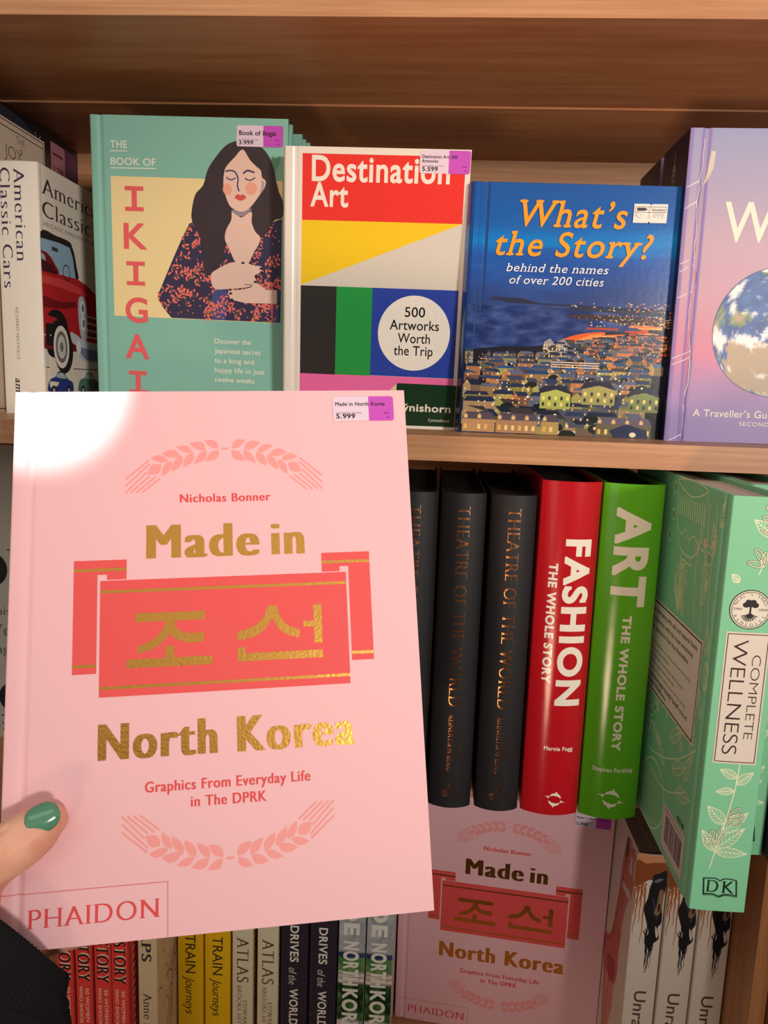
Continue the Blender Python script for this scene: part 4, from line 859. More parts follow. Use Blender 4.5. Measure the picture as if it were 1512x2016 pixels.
def mint_book():
    MT, CR, DK = (128, 200, 156), (228, 232, 196), (92, 84, 60)
    b = Book(195, 32.4, 245.6, MT, bulge=.5, board=2.6, groove=.9, gx=9, pages=(222, 204, 196))
    s = b.spine; s.lw = 1.3; X = (.5, 31.9)
    # spine: upper sprig, badge, title panel, lower sprig, open-book mark
    st = [(27, 243), (25.2, 228), (21, 212), (18, 203)]; s.line(smooth_loop(st, 6, False), .5, CR, 2)
    for x, y, a, L, W in ((24.5, 224, 2.5, 15, 6.6), (24, 220, .7, 8, 3), (8, 198, 2.3, 6, 4)): leafdraw(s, x, y, a, L, W, CR, 2, 6)
    for x, y, a in ((25.5, 236, 2.6), (25, 232, 2.85), (25, 229, 3.4), (20, 210, 2.2), (20, 208, 3.0), (19.8, 207, 1.5)): seeddraw(s, x, y, a, 8.5, 3.0, CR, DK, 2)
    s.disc(15.6, 183, 11.2, (38, 32, 30), 3); s.disc(15.6, 183, 10.7, (226, 218, 200), 4); s.ring(15.6, 183, 9.9, .25, (38, 32, 30), 5)
    ink = (34, 28, 28)
    def arc(t, r, a0, a1, flip):
        n = len(t)
        for i, ch in enumerate(t):
            if ch == ' ': continue
            a = R(a0+(a1-a0)*i/(n-1)); tr, q0, q1 = text_tris(ch, 'serif'); c, q = math.cos(a), math.sin(a)
            for tri, k_ in tr:
                P = []
                for u, v in tri:
                    u = (u-(q0+q1)/2)*1.75; v *= 1.75
                    if flip: P.append((15.6+c*(r-v)-q*u, 183+q*(r-v)+c*u))
                    else: P.append((15.6+c*(r+v)+q*u, 183+q*(r+v)-c*u))
                s.tri(P, ink, 5, None, k_)
    arc('NEAL\u2019S YARD', 7.7, 158, 22, False); arc('REMEDIES', 9.5, 208, 332, True)
    s.text('COVENT', 6.3, 182.6, 1.15, ink, 'bold', 5, 5); s.text('GARDEN', 20, 182.6, 1.15, ink, 'bold', 5, 5)
    for dx, dy, r in ((0, 3.4, 2.5), (-2.4, 2.6, 1.9), (2.4, 2.6, 1.9), (-1.3, 4.4, 1.6), (1.3, 4.4, 1.6)): s.disc(15.6+dx, 183+dy, r, ink, 6, r*.8)
    s.rect(15.1, 180, 16.1, 184.6, ink, 6)
    for k in range(9): a = R(200+k*17.5); s.line([(15.6, 181), (15.6+2*math.cos(a), 180.4+2*math.sin(a)), (15.6+4.6*math.cos(a*.97), 180.6+4.4*math.sin(a))], .45, ink, 6)
    s.rect(4.3, 92.4, 28.4, 170, (222, 210, 196), 3)
    s.line([(5.4, 93.6), (27.3, 93.6), (27.3, 168.8), (5.4, 168.8)], .4, (88, 52, 44), 4, closed=True)
    s.text('WELLNESS', 8.6, 165.6, 8.2, (54, 26, 26), 'light', 67.4, 5, down=True); s.text('COMPLETE', 19.6, 157.2, 5.0, (70, 40, 38), 'light', 49.6, 5, down=True)
    st = [(19.6, 92), (18.4, 76), (15.4, 58), (12, 42), (9.2, 27)]; s.line(smooth_loop(st, 6, False), .55, CR, 2)
    for x, y, a, L, W in ((15, 55, 2.35, 15, 7), (11, 38, 2.15, 15, 6), (13.6, 50, .75, 19, 7.5), (11.6, 40, .72, 20, 7.2), (11, 38, -.04, 18.5, 6), (19, 84, 2.7, 11, 5), (18.6, 80, .7, 12, 5.6), (18, 76, 3.25, 10, 4.2)): leafdraw(s, x, y, a, L, W, CR, 2, 7, clip=(.6, 31.8))
    for x, y, a in ((17, 60, .75), (17, 59, .25), (16.6, 57, -.1), (12.4, 44, 2.2), (12.4, 44, 1.5), (12, 43, 2.9)): seeddraw(s, x, y, a, 8, 3, CR, DK, 2)
    # open-book mark
    for off, wd in ((0, .5), (.8, .35)):
        s.line(smooth_loop([(6.8-off*.4, 20.4+off*.2), (10, 20.9), (13.6, 20.8), (16, 19.4)], 4, False)+smooth_loop([(16, 19.4), (18.4, 20.9), (22, 20.9), (25.2+off*.4, 20.2)], 4, False)+[(26.2+off*.4, 10.6-off)]+smooth_loop([(22, 11.2-off), (19, 11-off), (16.6, 9.8-off)], 4, False)+smooth_loop([(15.4, 9.8-off), (12.6, 11-off), (7.6-off*.4, 10.6-off)], 4, False), wd, (20, 46, 34), 3, closed=True)
    s.text('D', 8.6, 11.9, 8, (16, 34, 26), 'serif', 6.8, 4); s.text('K', 17.4, 11.7, 8, (16, 34, 26), 'serif', 7.0, 4)
    # back cover (faces left): q runs from the fore edge to the spine
    p = b.back; p.lw = 1.75; q = lambda u: 195-u; LG = (206, 228, 180); rnd = random.Random(21)
    pan = [(q(150), 91.6), (q(20.5), 91.6), (q(19.6), 157), (q(150), 157)]
    p.poly(pan, (226, 216, 204), 3); p.line([(q(148), 93.6), (q(22.5), 93.6), (q(21.8), 155), (q(148), 155)], .6, (72, 44, 40), 4, closed=True)
    for i, t in enumerate(('Maximize your well-being with oils and natural foods', 'for total body harmony with the most extensive', 'holistic health reference from the Remedies.')): p.text(t, q(146), 148-i*6.4, 3.2, (60, 40, 40), 'semi', 118-i*6, 5)
    for i in range(7): p.text('Treat each area of wellness in every area of the body', q(146), 126-i*4.6, 1.9, (110, 92, 88), 'sans', (112, 70, 100, 84, 108, 96, 60)[i], 5)
    for i, t in enumerate(('Feed and rejuvenate body and mind', 'with Complete Wellness')): p.text(t, q(146), 101.5-i*5, 2.9, (60, 40, 40), 'semi', (112, 70)[i], 5)
    p.poly([(q(58), 6), (q(16.5), 6), (q(16.5), 35), (q(58), 35)], (216, 196, 192), 3)
    x = q(53)
    while x < q(22): wd = rnd.choice([.5, .9, 1.4]); p.rect(x, 11, x+wd, 29, (40, 30, 34), 4); x += wd+rnd.choice([.5, .8, 1.1])
    p.text('ISBN 978 0 2413 5125 6', q(55), 31, 1.6, (60, 50, 52), 'sans', 34, 4); p.text('\u00a325.00', q(33), 37.5, 3, (40, 50, 40), 'bold', 13, 4)
    # cup
    p.line(smooth_loop([(q(91), 240), (q(88), 222), (q(82), 206), (q(72), 200), (q(56), 199), (q(44), 206), (q(38), 222), (q(36), 241)], 6, False), .6, LG, 2); p.line(smooth_loop([(q(92), 243), (q(64), 246), (q(36), 243), (q(64), 236)], 6), .6, LG, 2)
    for k in range(13): p.line([(q(88-k*4), 234), (q(87-k*4), 222)], .8, LG, 2)
    p.line(smooth_loop([(q(84), 214), (q(76), 210), (q(70), 214), (q(62), 209), (q(54), 213), (q(46), 210)], 5, False), .5, LG, 2); p.line([(q(72), 200), (q(74), 195), (q(54), 194), (q(56), 199)], .6, LG, 2)
    for k in range(60): p.disc(q(rnd.uniform(44, 84)), rnd.uniform(239, 243), .3, LG, 2, n=6)
    # elderflower stems, berries, pods, leaves, pomegranate
    for ux in (22, 34, 46):
        p.line(smooth_loop([(q(ux-8), 160), (q(ux-2), 190), (q(ux-4), 214), (q(ux-2), 236)], 6, False), .6, LG, 2)
        for k in range(26): a = rnd.uniform(0, 6.3); r = rnd.uniform(0, 6); p.disc(q(ux-3)+r*math.cos(a), 222-ux*.3+r*1.2*math.sin(a), .9, (222, 216, 178), 3, n=7)
    for ux, y, a in ((30, 176, 1.2), (24, 186, 1.9), (17, 210, 1.9), (12, 226, 1.3), (14, 150, 1.7), (12, 130, 1.6), (13, 112, 1.9), (60, 160, 2.0)): leafdraw(p, q(ux), y, a, 18, 7, LG, 2, 6)
    for k in range(46):
        a = rnd.uniform(0, 6.3); r = 13*math.sqrt(rnd.random()); x, y = q(70)+r*math.cos(a), 180+r*1.2*math.sin(a); p.ring(x, y, 1.5, .35, LG, 2); p.line([(q(70), 160), (x, y-1.4)], .2, LG, 2)
    for ux, y, a in ((70, 88, 1.5), (60, 78, .6), (88, 84, 2.3), (50, 62, .5), (40, 52, .3), (66, 56, 2.6), (28, 66, 1.2), (20, 80, 1.6), (36, 80, 2.2), (76, 66, 2.9)): leafdraw(p, q(ux), y, a, 26 if ux != 28 else 20, 9, LG, 2, 7)
    p.line(smooth_loop([(q(100), 52), (q(70), 60), (q(40), 74), (q(14), 92)], 6, False), .6, LG, 2); p.line(smooth_loop([(q(100), 40), (q(60), 42), (q(24), 60)], 6, False), .6, LG, 2)
    for ux, y in ((96, 84), (104, 78), (98, 70), (110, 88), (108, 66), (112, 98), (92, 92), (118, 76), (96, 220), (100, 205), (24, 205), (96, 238)): p.ring(q(ux), y, 3.6, .5, LG, 2); p.disc(q(ux), y, 2.4, (112, 176, 132), 1)
    p.line(smooth_loop([(q(118), 22), (q(104), 42), (q(84), 50), (q(64), 42), (q(60), 20), (q(80), 3), (q(108), 4)], 6), .7, LG, 2)
    for i in range(11):
        for j in range(8):
            x, y = q(108)+i*4.2+(j % 2)*2.1, 8+j*5
            if (x-q(86))**2/20**2+(y-25)**2/20**2 < 1: p.disc(x, y, 1.7, (160, 200, 140), 3, 2.2, 9)
    for k in range(150): p.disc(q(rnd.uniform(11, 16)), rnd.uniform(2, 60), .35, LG, 2, n=6)
    p.text('dk', q(140), 46, 7, (196, 40, 50), 'serifb', 12, 3)
    b.front.rect(20, 40, 180, 120, (226, 216, 204), 1)
    for k in range(12): leafdraw(b.front, 30+12*k, 140+8*(k % 3), 1.2+.1*k, 40, 14, CR, 2, 7)
    return b
nb = mint_book()
nb.place('mint green botanical book pulled out in front of the bright green book', (.1946, .4215, ZL), SPINE_OUT, 'mint botanical books'); nb.root['group'] = 'mint botanical books'
dup(nb.root, (.2288, .482, ZL), SPINE_OUT, 'second mint botanical book, pushed further back behind the pulled-out one', 'mint botanical books')
kb2 = Book(150, 26, 205, (44, 42, 52), bulge=3.0, board=2, groove=.2, gx=6)
kb2.spine.ring(8, 12, 3.6, .7, (190, 190, 190), 1); kb2.spine.line([(4, 2.5), (9, 6)], .7, (190, 190, 190), 1)
kb2.place('dark charcoal book at the right edge beside the second mint book', (.2562, .474, ZL), SPINE_OUT)

# ------------------------------------------------------------------ bottom ledge, spines out
def ledge(b, label, x1, y, group=None): return b.place(label, (x1, y, ZB), SPINE_OUT, group)
HG = 'red paperbacks with cream lettering'
def her_book():
    RD = (222, 62, 52)
    b = Book(150, 15.0, 226, RD, bulge=.5, board=1.2, groove=.1, gx=5, finish='matte', back_col=(150, 44, 36))
    s = b.spine
    s.text('(HER)STORY', 2.6, 218.4, 10.4, (30, 20, 22), 'serifb', 76, 2, down=True); s.text('(HER)STORY', 3.3, 219.2, 10.0, (240, 206, 176), 'serif', 75.4, 1, down=True)
    s.text('50 WOMEN AND GIRLS', 8.8, 136.5, 3.0, (240, 206, 176), 'semi', 68, 2, down=True); s.text('WHO SHOOK THE WORLD', 3.2, 138, 3.0, (240, 206, 176), 'semi', 72, 2, down=True)
    p = b.front; p.rect(.5, .5, 149.5, 225.5, (150, 48, 34), 0)
    for i in range(26):
        for j in range(9):
            x, y = 6+j*16, 6+i*8.4; p.poly([(x, y), (x+4, y+2.6), (x+11, y+4.4), (x+5, y+5.8), (x+4, y+7), (x+2.6, y+4)], (232, 196, 150) if j % 2 == 0 else (206, 96, 60), 1)
    return b
hb = her_book(); r0 = ledge(hb, 'red paperback with cream spine letters, directly left of the beige book', -.2407, .575, HG); r0['group'] = HG
for x, lb_ in ((-.2559, 'red paperback, second to the left of the beige book'), (-.2727, 'red paperback, third to the left of the beige book'), (-.2895, 'red paperback partly covered by the black sleeve')):
    dup(r0, (x, .575, ZB), SPINE_OUT, lb_, HG)
mp = Book(180, 17.0, 232, (206, 178, 140), bulge=.8, board=1.4, groove=.1, gx=5)
mp.spine.text('MAPS', 3.6, 213, 8.6, (48, 44, 48), 'serifb', 46, 2, down=True); mp.spine.text('Anne Rooney', 4.6, 136.5, 7.4, (60, 46, 40), 'serif', 66, 2, down=True)
rnd = random.Random(6)
for i in range(90):
    x, y, a = rnd.uniform(4, 150), rnd.uniform(60, 226), rnd.uniform(0, 3.2); L = rnd.uniform(4, 26)
    mp.front.line(smooth_loop([(x, y), (x+L*.5*math.cos(a), y+L*.5*math.sin(a)+2), (x+L*math.cos(a+.2), min(230, y+L*math.sin(a+.2)))], 4, False), rnd.uniform(.3, .9), rnd.choice([(110, 74, 46), (140, 96, 60), (92, 60, 40)]), 1)
for k in range(26): mp.front.line([(30, 60+k*5.4), (34+k*.8, 64+k*5.4)], .5, (110, 74, 46), 2)
mp.front.line([(14, 60), (60, 200)], .9, (110, 74, 46), 2); mp.front.line([(20, 58), (66, 198)], .9, (110, 74, 46), 2)
ledge(mp, 'beige book with a brown map engraving on its side, beside the red paperbacks', -.2153, .575)
YG = 'yellow books'
yb = Book(165, 24.0, 243, (226, 176, 10), bulge=.6, board=1.6, groove=.2, gx=6)
yb.spine.text('AMAZING', 8.0, 232, 9.0, (52, 36, 26), 'sans', 58, 2, down=True); yb.spine.text('TRAIN', 7.6, 159.5, 9.4, (52, 36, 26), 'sans', 39, 2, down=True); yb.spine.text('Journeys', 7.4, 117, 8.4, (52, 36, 26), 'script', 39.5, 2, down=True)
yb.front.rect(.6, .6, 164, 242, (170, 84, 30), 0)
y0 = ledge(yb, 'yellow book with dark spine lettering, directly right of the beige book', -.1890, .62, YG); y0['group'] = YG
dup(y0, (-.1637, .62, ZB), SPINE_OUT, 'yellow book with dark spine lettering, beside the two cream books', YG)
AG = 'cream books with brown serif lettering'
atb = Book(180, 19.8, 250, (212, 200, 166), bulge=.5, board=2.0, groove=.3, gx=6, back_col=(170, 96, 40))
atb.spine.text('PHANTOM', 4.6, 242, 11.4, (96, 62, 40), 'serif', 66, 2, down=True); atb.spine.text('ATLAS', 4.6, 161, 11.2, (96, 62, 40), 'serif', 46, 2, down=True)
atb.spine.text('EDWARD', 10.4, 96.5, 4.2, (140, 84, 56), 'serif', 30, 2, down=True); atb.spine.text('BROOKE-HITCHING', 5.0, 111.6, 4.2, (140, 84, 56), 'serif', 62, 2, down=True)
atb.front.rect(.4, .4, 179.6, 249.6, (176, 100, 40), 0)
for i in range(70): atb.front.rect(2+(i*7) % 5, 4+i*3.5, 6+(i*3) % 7, 6+i*3.5, (60, 40, 26) if i % 2 else (220, 176, 110), 1)
a0 = ledge(atb, 'cream book with brown serif spine lettering, beside the yellow books', -.1425, .62, AG); a0['group'] = AG
dup(a0, (-.1192, .62, ZB), SPINE_OUT, 'cream book with brown serif spine lettering, beside the dark books', AG)
DG = 'dark aubergine books'
dvb = Book(165, 24.8, 240, (44, 34, 46), bulge=.8, board=1.6, groove=.2, gx=6)
dvb.spine.text('EPIC', 8.6, 214, 7.4, (232, 222, 206), 'bold', 30, 2, down=True); dvb.spine.text('DRIVES', 8.6, 177, 7.4, (232, 222, 206), 'bold', 36.5, 2, down=True); dvb.spine.text('of the', 7.6, 134.5, 7.0, (232, 222, 206), 'serifit', 17, 2, down=True); dvb.spine.text('WORLD', 8.6, 113, 7.4, (232, 222, 206), 'bold', 37.5, 2, down=True)
for k in range(14): dvb.spine.line([(.8, 150-k*9), (2.6, 150-k*9)], .3, (120, 110, 120), 1)
d0 = ledge(dvb, 'dark aubergine book with white spine lettering, beside the cream books', -.0922, .62, DG); d0['group'] = DG
dup(d0, (-.0660, .62, ZB), SPINE_OUT, 'dark aubergine book with white lettering, beside the grey and green books', DG)
NG = 'grey and green photo spines'
def photo_book():
    b = Book(180, 24.2, 262, (176, 176, 176), bulge=.6, board=2.2, groove=.3, finish='gloss', gx=6)
    s = b.spine; rnd = random.Random(9)
    def cf(x, y):
        n = noise.fractal(Vector((x*.12, y*.10, 4.4)), .8, 2.1, 5)
        if y > 154: return mix((132, 136, 140), (186, 186, 184), .5+.5*n)
        if y > 149: return mix((36, 50, 92), (54, 70, 110), .5+n)
        if y > 134+1.5*math.sin(x*.4): return mix((70, 116, 64), (128, 158, 98), .5+.9*n)
        if y > 123: return mix((150, 140, 132), (220, 204, 192), .5+1.2*math.sin(y*2.4+x*.1)+n)
        if y > 84: return mix((20, 46, 20), (86, 124, 62), .42+1.1*n)
        return mix((96, 104, 120), (218, 204, 200), .4+1.3*n)
    s.grid(.3, .4, 23.9, 261.6, 26, 150, cf, 0)
    for t, y, wd in (('INSIDE', 252, 80), ('NORTH', 165.5, 44.5), ('KOREA', 117.5, 54)): s.text(t, 5.4, y, 12.6, (226, 222, 208), 'black', wd, 2, down=True)
    return b
pb = photo_book(); n0 = ledge(pb, 'grey and green photographic spine with pale block letters, touching the dark books', -.0405, .62, NG); n0['group'] = NG
dup(n0, (-.0153, .62, ZB), SPINE_OUT, 'grey and green photographic spine with pale block letters, touching the pink book', NG)
UG = 'white books with painted dripping hair'
def drip_book():
    Wt = (222, 206, 190)
    b = Book(195, 27.2, 271, Wt, bulge=1.4, board=2.0, groove=.5, gx=8, pages=(112, 88, 76), inset=1.2, back_col=Wt)
    s = b.spine; rnd = random.Random(12); BR, DKB, BK = (176, 104, 60), (142, 74, 34), (24, 22, 26)
    s.rect(.4, 262, 26.8, 270.8, (206, 140, 98), 1); s.poly(smooth_loop([(.4, 264), (8, 262.6), (16, 264), (26.8, 262), (26.8, 244), (18, 246), (12, 247.5), (6, 243), (.4, 240)], 4), DKB, 2)
    for x, y, L in ((3, 242, 30), (5.6, 243, 20), (7.4, 245, 40), (9.6, 244, 24), (4.4, 240, 46), (1.4, 238, 22), (8.6, 240, 54)):
        P = [(x, y)]
        for k in range(8): P.append((max(.5, P[-1][0]+rnd.uniform(-.9, .8)), P[-1][1]-L/8))
        s.line(smooth_loop(P, 4, False), 1.1, (168, 92, 40), 2, taper=lambda t: 1.3-t)
    s.poly(smooth_loop([(15, 252), (20, 254), (26.4, 256), (26.6, 240), (25, 226), (26, 208), (23, 202), (25, 192), (20, 186), (18, 178), (14, 190), (15.4, 198), (12.6, 208), (9.6, 220), (12, 230), (13, 240), (14.6, 246)], 5), BK, 3)
    s.poly(smooth_loop([(17, 232), (19.6, 222), (22.6, 212), (20.8, 210), (18.4, 218), (16.6, 226)], 4), (56, 54, 62), 4)
    s.poly(smooth_loop([(21.6, 238), (25.6, 236), (24.8, 220), (22, 214), (18.4, 216), (20.2, 224)], 4), (140, 108, 78), 5); s.poly(smooth_loop([(22, 226), (23.8, 222), (22.6, 217), (21.2, 220)], 4), (60, 36, 26), 6)
    s.poly(smooth_loop([(21, 204), (24, 196), (22.8, 192), (21.2, 198)], 4), Wt, 6); s.poly(smooth_loop([(15.4, 246), (20, 249), (24, 248.6), (20, 245.6)], 4), (112, 108, 124), 5)
    for i in range(16):
        x = rnd.uniform(10, 21); y = rnd.uniform(186, 222); L = rnd.uniform(16, 44); P = [(x, y)]
        for k in range(8): P.append((min(26, max(1, P[-1][0]*.9+.1*17+rnd.uniform(-.9, .9))), P[-1][1]-L/8))
        s.line(smooth_loop(P, 4, False), .7, BK, 4, taper=lambda t: 1.3-t)
    s.text('Unravel', 8.6, 139.5, 10.0, (92, 70, 64), 'semi', 56, 3, down=True); s.text('A visual history', 9.4, 74, 6, (92, 70, 64), 'sans', 58, 3, down=True)
    # back cover (faces left): red painted brush
    p = b.back; q = lambda u: 195-u
    UP = lambda P, c, l: p.poly([(min(194.4, max(.6, x)), max(.6, min(270.4, y))) for x, y in smooth_loop([(q(u_), t_) for u_, t_ in P], 5)], c, l)
    UP([(25, 270), (10, 269), (1.5, 264), (.6, 244), (6, 226), (20, 202), (25, 178), (27, 166), (50, 168), (43, 205), (37, 246)], (206, 122, 104), 1)
    UP([(49, 170), (27, 172), (28, 150), (27, 128), (36, 112), (58, 98), (70, 100), (76, 120), (75, 137), (58, 150)], (204, 104, 94), 1)
    UP([(66, 104), (38, 112), (34, 90), (44, 60), (40, 30), (50, 6), (60, 30), (66, 60), (70, 84)], (214, 140, 124), 1)
    UP([(48, 132), (36, 136), (34, 122), (46, 108), (60, 112), (60, 126)], (176, 62, 62), 2); UP([(30, 268), (24, 268), (24, 256), (30, 246), (34, 254)], (112, 46, 44), 2)
    for P in ([(31, 262), (38, 240), (41, 210), (47, 172), (56, 152)], [(28, 256), (33, 236), (30, 212), (36, 186), (31, 168)], [(22, 262), (26, 240), (22, 222), (30, 196)], [(74, 134), (62, 142), (52, 150), (46, 168)], [(70, 110), (62, 70), (60, 20)], [(50, 108), (54, 70), (50, 30)]):
        p.line(smooth_loop([(q(u_), t_) for u_, t_ in P], 6, False), .6, (122, 54, 50), 3)
    for k in range(14): p.line(smooth_loop([(q(25+1.3*k), 258-k*6), (q(30+1.2*k), 252-k*6.4), (q(28+1.3*k), 246-k*6)], 4, False), .45, (122, 54, 50), 3)
    return b
ub = drip_book(); u0 = ledge(ub, 'white book with painted dripping hair, closest to the pink ledge copy', .2182, .62, UG); u0['group'] = UG
dup(u0, (.2473, .62, ZB), SPINE_OUT, 'middle white book with painted dripping hair, under the mint book', UG)
dup(u0, (.2764, .62, ZB), SPINE_OUT, 'white book with painted dripping hair, against the wooden upright', UG)
# ------------------------------------------------------------------ the hand that holds the pink book (built in the book's own frame: s across, h out of the cover, t up)
CAML = Vector((121.6, 0, 0))
_ci = HROT.transposed() @ (-Vector(HLOC)) * 1000; CAML = Vector((_ci.x, -_ci.y, _ci.z))      # camera in (s, h, t), used to correct for height above the cover
def at(s, t, h):                                          # the point at height h that is seen over cover position (s, t)
    k = h/CAML.y; return Vector((s+(CAML.x-s)*k, -h, t+(CAML.z-t)*k))
pr = thing('person', "person's left hand with a green thumbnail and black sleeve holding the pink book", 'person', HLOC, HROT)
hm = MB()
def capsule(pts, n=16):
    """closed tapered tube through (point, radius) stations, round ends"""
    P = []
    q = [(Vector(p), r) for p, r in pts]
    d0 = (q[1][0]-q[0][0]).normalized(); d1 = (q[-1][0]-q[-2][0]).normalized()
    for a in (85, 60, 35, 15): P.append((q[0][0]-d0*q[0][1]*math.sin(R(a)), q[0][1]*math.cos(R(a)), d0))
    m = len(q)
    for i in range(m-1):
        p0, p1, p2, p3 = q[max(0, i-1)], q[i], q[i+1], q[min(m-1, i+2)]
        for k in range(6):
            t = k/6; f = lambda a, b, c, d: .5*((2*b)+(c-a)*t+(2*a-5*b+4*c-d)*t*t+(3*b-a-3*c+d)*t**3)
            pos = f(p0[0], p1[0], p2[0], p3[0]); r = p1[1]+(p2[1]-p1[1])*t; P.append((pos, r, None))
    P.append((q[-1][0], q[-1][1], d1))
    for a in (15, 35, 60, 85): P.append((q[-1][0]+d1*q[-1][1]*math.sin(R(a)), q[-1][1]*math.cos(R(a)), d1))
    rings = []; x = P[0][2].orthogonal().normalized()
    for i, (pos, r, d) in enumerate(P):
        if d is None: d = (P[min(i+1, len(P)-1)][0]-P[i-1][0]).normalized()
        x = (x-d*x.dot(d)).normalized(); y = d.cross(x); rings.append([pos+x*r*math.cos(2*math.pi*k/n)+y*r*math.sin(2*math.pi*k/n) for k in range(n)])
    i0 = len(hm.v); k_ = hm.key('matte')
    for rg in rings: hm.v += [tuple(v) for v in rg]
    def F(f): hm.f.append(f); hm.c.append([(220, 170, 150)]*len(f)); hm.m.append(k_); hm.sm.append(True)
    for i in range(len(rings)-1):
        for k in range(n): F((i0+i*n+k, i0+i*n+(k+1) % n, i0+(i+1)*n+(k+1) % n, i0+(i+1)*n+k))
    F(tuple(i0+k for k in range(n))[::-1]); F(tuple(i0+(len(rings)-1)*n+k for k in range(n)))
V = lambda s, h, t: Vector((s, -h, t))
TH = [(at(22.8, 57.0, 7.4), 7.7), (at(17.6, 53.6, 9.8), 11.0), (at(9.6, 48.6, 11.2), 12.4), (at(.8, 43.2, 12.0), 12.4), (at(-5.5, 38.6, 11), 12.8), (V(-9.5, 6.5, 31), 13.4), (V(-12.0, -1, 17), 13.2), (V(-10, -10, -6), 15)]
capsule(TH)
WR = V(-4, -13, -24)
capsule([(V(-6, -10, -6), 17), (V(-8, -12, -22), 19), (V(-11, -14, -50), 21), (V(-13, -15, -85), 24), (V(-18, -16, -140), 29)])
capsule([(V(2, -20, -8), 14), (V(-2, -16, -22), 18), (V(-8, -14, -40), 19)])
for kn, r in ((V(-17, -24, 30), 10.5), (V(-18.5, -27, 15), 11), (V(-17.5, -28, 0), 10.5), (V(-11, -29, -12), 10)): capsule([(V(-6, -14, -18), 14), ((V(-6, -14, -18)+kn)/2+V(-5, 2, 0), 12.5), (kn, r)])
FING = [[(V(-17, -24, 30), 10.2), (V(2, -34, 42), 9.0), (V(26, -33.6, 52), 8.2), (V(44, -32.8, 57), 7.6), (V(58, -31.6, 60), 6.6)],
        [(V(-18, -27, 16), 10.4), (V(6, -35, 25), 9.2), (V(34, -34, 33), 8.5), (V(54, -33, 37), 7.9), (V(70, -31.8, 40), 6.8)],
        [(V(-17, -28, 1), 10.2), (V(8, -35, 7), 8.9), (V(36, -33.8, 12), 8.2), (V(54, -32.6, 15), 7.5), (V(67, -31.4, 17), 6.5)],
        [(V(-10, -29, -11), 9.4), (V(12, -34, -6.5), 7.9), (V(33, -32.6, -3.2), 7.2), (V(45, -31.4, -1.5), 6.7), (V(55, -30.6, 0), 5.8)]]
for f in FING: capsule(f)
ho = hm.build('hand_raw', None)
md = ho.modifiers.new('merge', 'REMESH'); md.mode = 'VOXEL'; md.voxel_size = .0011; md.use_smooth_shade = True; md.adaptivity = 0
sm = ho.modifiers.new('smooth', 'SMOOTH'); sm.factor = .5; sm.iterations = 9
dg = bpy.context.evaluated_depsgraph_get(); dg.update()
me = bpy.data.meshes.new_from_object(ho.evaluated_get(dg)); bpy.data.objects.remove(ho)
me.name = 'hand'; me.materials.clear(); me.materials.append(SKIN)
for pl in me.polygons: pl.use_smooth = True; pl.material_index = 0
# knuckle creases and the nail fold, pressed into the skin
def crease(a, b, depth, wd):
    a, b = a*.001, b*.001; d = b-a; L2 = d.length_squared
    for v in me.vertices:
        t = max(0, min(1, (v.co-a).dot(d)/L2)); q = (v.co-(a+d*t)); r = q.length
        if r < wd*.0035: v.co -= v.normal*depth*.001*math.exp(-(r/(wd*.001))**2)*math.sin(math.pi*min(1, max(0, .1+t*.8)))
for s0, dd in ((-2.4, 1.1), (-.2, .8), (2.4, 1.1), (5.0, .7), (-12, .8), (12.5, .5)):
    crease(at(s0-4.0, 45.6+s0*.53+9.5, 20), at(s0+4.5, 45.6+s0*.53-9, 20), dd, 1.1)
crease(at(10, 37.0, 12), at(-3, 29, 14), 1.1, 1.4); crease(at(4, 28, 8), at(-8, 25, 12), 1.0, 1.4); crease(at(2, 20, 8), at(-9, 17, 12), .8, 1.3)
for k in range(7): crease(at(11.6+.5*math.sin(k*2.4), 50.0+k*1.7, 20), at(13.6, 50.6+k*1.7, 20), .45, .8)
me.update()
hand = bpy.data.objects.new('hand', me); C.objects.link(hand); hand.parent = pr
def nail(axis0, axis1, r, facing, w, name, col, label):
    mb = MB(); d = (axis1-axis0); L = d.length; d.normalize(); n = (facing-d*facing.dot(d)).normalized(); x = d.cross(n)
    def fn(u, v):
        u2 = u; ww = w*max(.02, 1-abs(2*u-1)**2.6)**.5
        a = (v-.5)*ww/r; rr = r*(1+.02*math.sin(math.pi*u))-.35*r*.12*u*u*2
        dz = .55*(math.cos((v-.5)*math.pi)**.5)*min(1, math.sin(math.pi*u)*3) if 0 < u < 1 and 0 < v < 1 else 0
        return axis0+d*L*u2+(n*math.cos(a)+x*math.sin(a))*(rr+dz)
    mb.grid(fn, 18, 14, col, 'polish', True); o = mb.build(name, pr)
    s_ = o.modifiers.new('thickness', 'SOLIDIFY'); s_.thickness = .0006; s_.offset = -1
    if label: o['label'] = label
    return o
fv = V(-.02, 1, .20)
nail(at(13.4, 54.6, 10.6), at(27.4, 60.6, 8.0), 9.4, fv, 13.2, 'thumbnail', (84, 142, 112), 'glossy green nail polish')
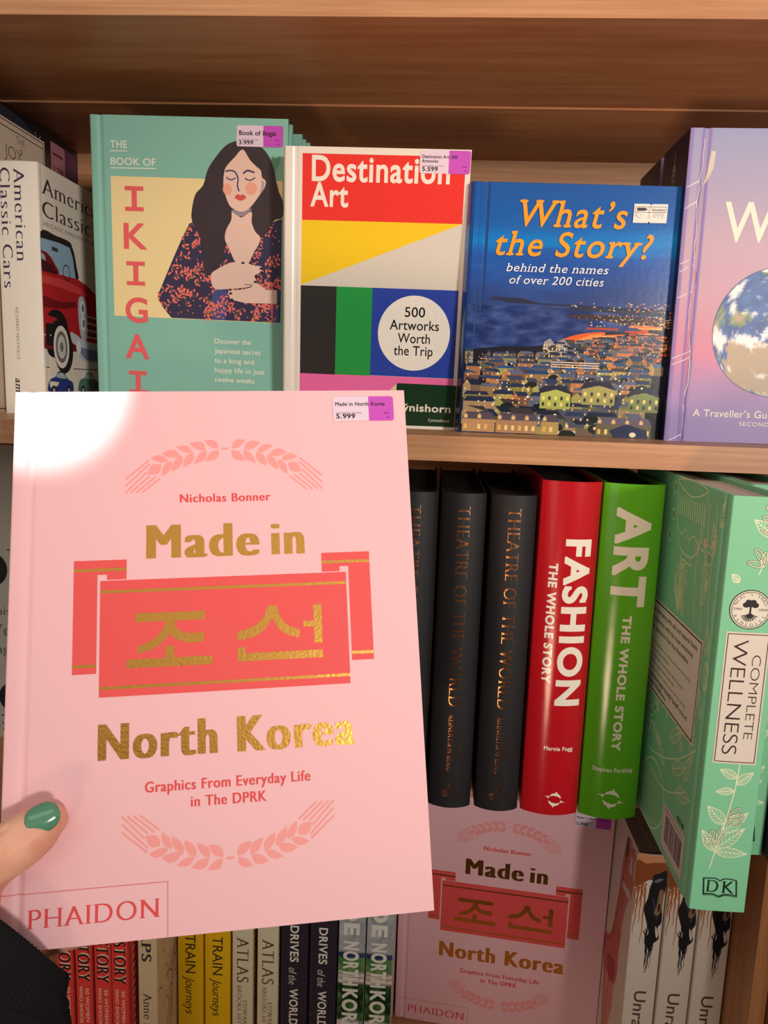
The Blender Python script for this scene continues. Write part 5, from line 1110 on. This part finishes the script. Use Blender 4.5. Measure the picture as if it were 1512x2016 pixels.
for f in FING:
    a, b = f[-2][0], f[-1][0]; d = (b-a).normalized(); nail(a+d*3, b+d*5.5, f[-1][1]+.4, V(0, -1, 0), 9.5 if f is not FING[3] else 8, 'fingernail', (84, 142, 112), 'glossy green nail polish')
# black jersey sleeve with a ribbed, slightly turned cuff
def tube(stations, rib=0, n=150, name='sleeve', parent=None, thick=.0016):
    mb = MB(); m = len(stations)
    def fn(u, v):
        x = u*(m-1); i = min(m-2, int(x)); t = x-i; p0, p1, p2, p3 = stations[max(0, i-1)], stations[i], stations[i+1], stations[min(m-1, i+2)]
        f = lambda a, b, c, d: .5*((2*b)+(c-a)*t+(2*a-5*b+4*c-d)*t*t+(3*b-a-3*c+d)*t**3)
        c = f(p0[0], p1[0], p2[0], p3[0]); r = f(p0[1], p1[1], p2[1], p3[1]); nn = f(p0[2], p1[2], p2[2], p3[2]).normalized()
        a = 2*math.pi*v; e1 = nn.cross(Vector((0, 1, 0))).normalized(); e2 = nn.cross(e1)
        r *= 1+.02*math.sin(3*a+u*5)+(rib*math.cos(92*a) if rib else .025*noise.noise(Vector((math.cos(a)*1.6, math.sin(a)*1.6, u*6))))
        return c+e1*r*math.cos(a)+e2*r*.80*math.sin(a)
    mb.grid(fn, 26 if rib else 40, n, (28, 27, 29), 'cloth', True); o = mb.build(name, parent); s_ = o.modifiers.new('thickness', 'SOLIDIFY'); s_.thickness = thick; s_.offset = 0
    return o
ax0, ax1, ax2 = Vector((.64, .46, .77)), Vector((.42, .24, .90)), Vector((.12, 0, .99))
sl = tube([(V(-16, -12, -200), 46, ax2), (V(-11, -11, -140), 43, ax2), (V(-7, -10, -90), 40, ax2), (V(-4.5, -8, -55), 37.5, ax2), (V(-3, -7, -32), 35.5, Vector((.28, .1, .96))), (V(-.5, -6, -15), 33.5, ax1)], 0, 90, 'sleeve', pr)
cf = tube([(V(-2, -6, -16), 34, ax1), (V(0, -6, -9), 35.0, Vector((.5, .34, .86))), (V(2.6, -6, -1), 34.0, ax0), (V(4.6, -6, 4.6), 32.0, ax0), (V(5.2, -6, 6.4), 30.4, ax0)], .010, 920, 'cuff', sl, .0022)
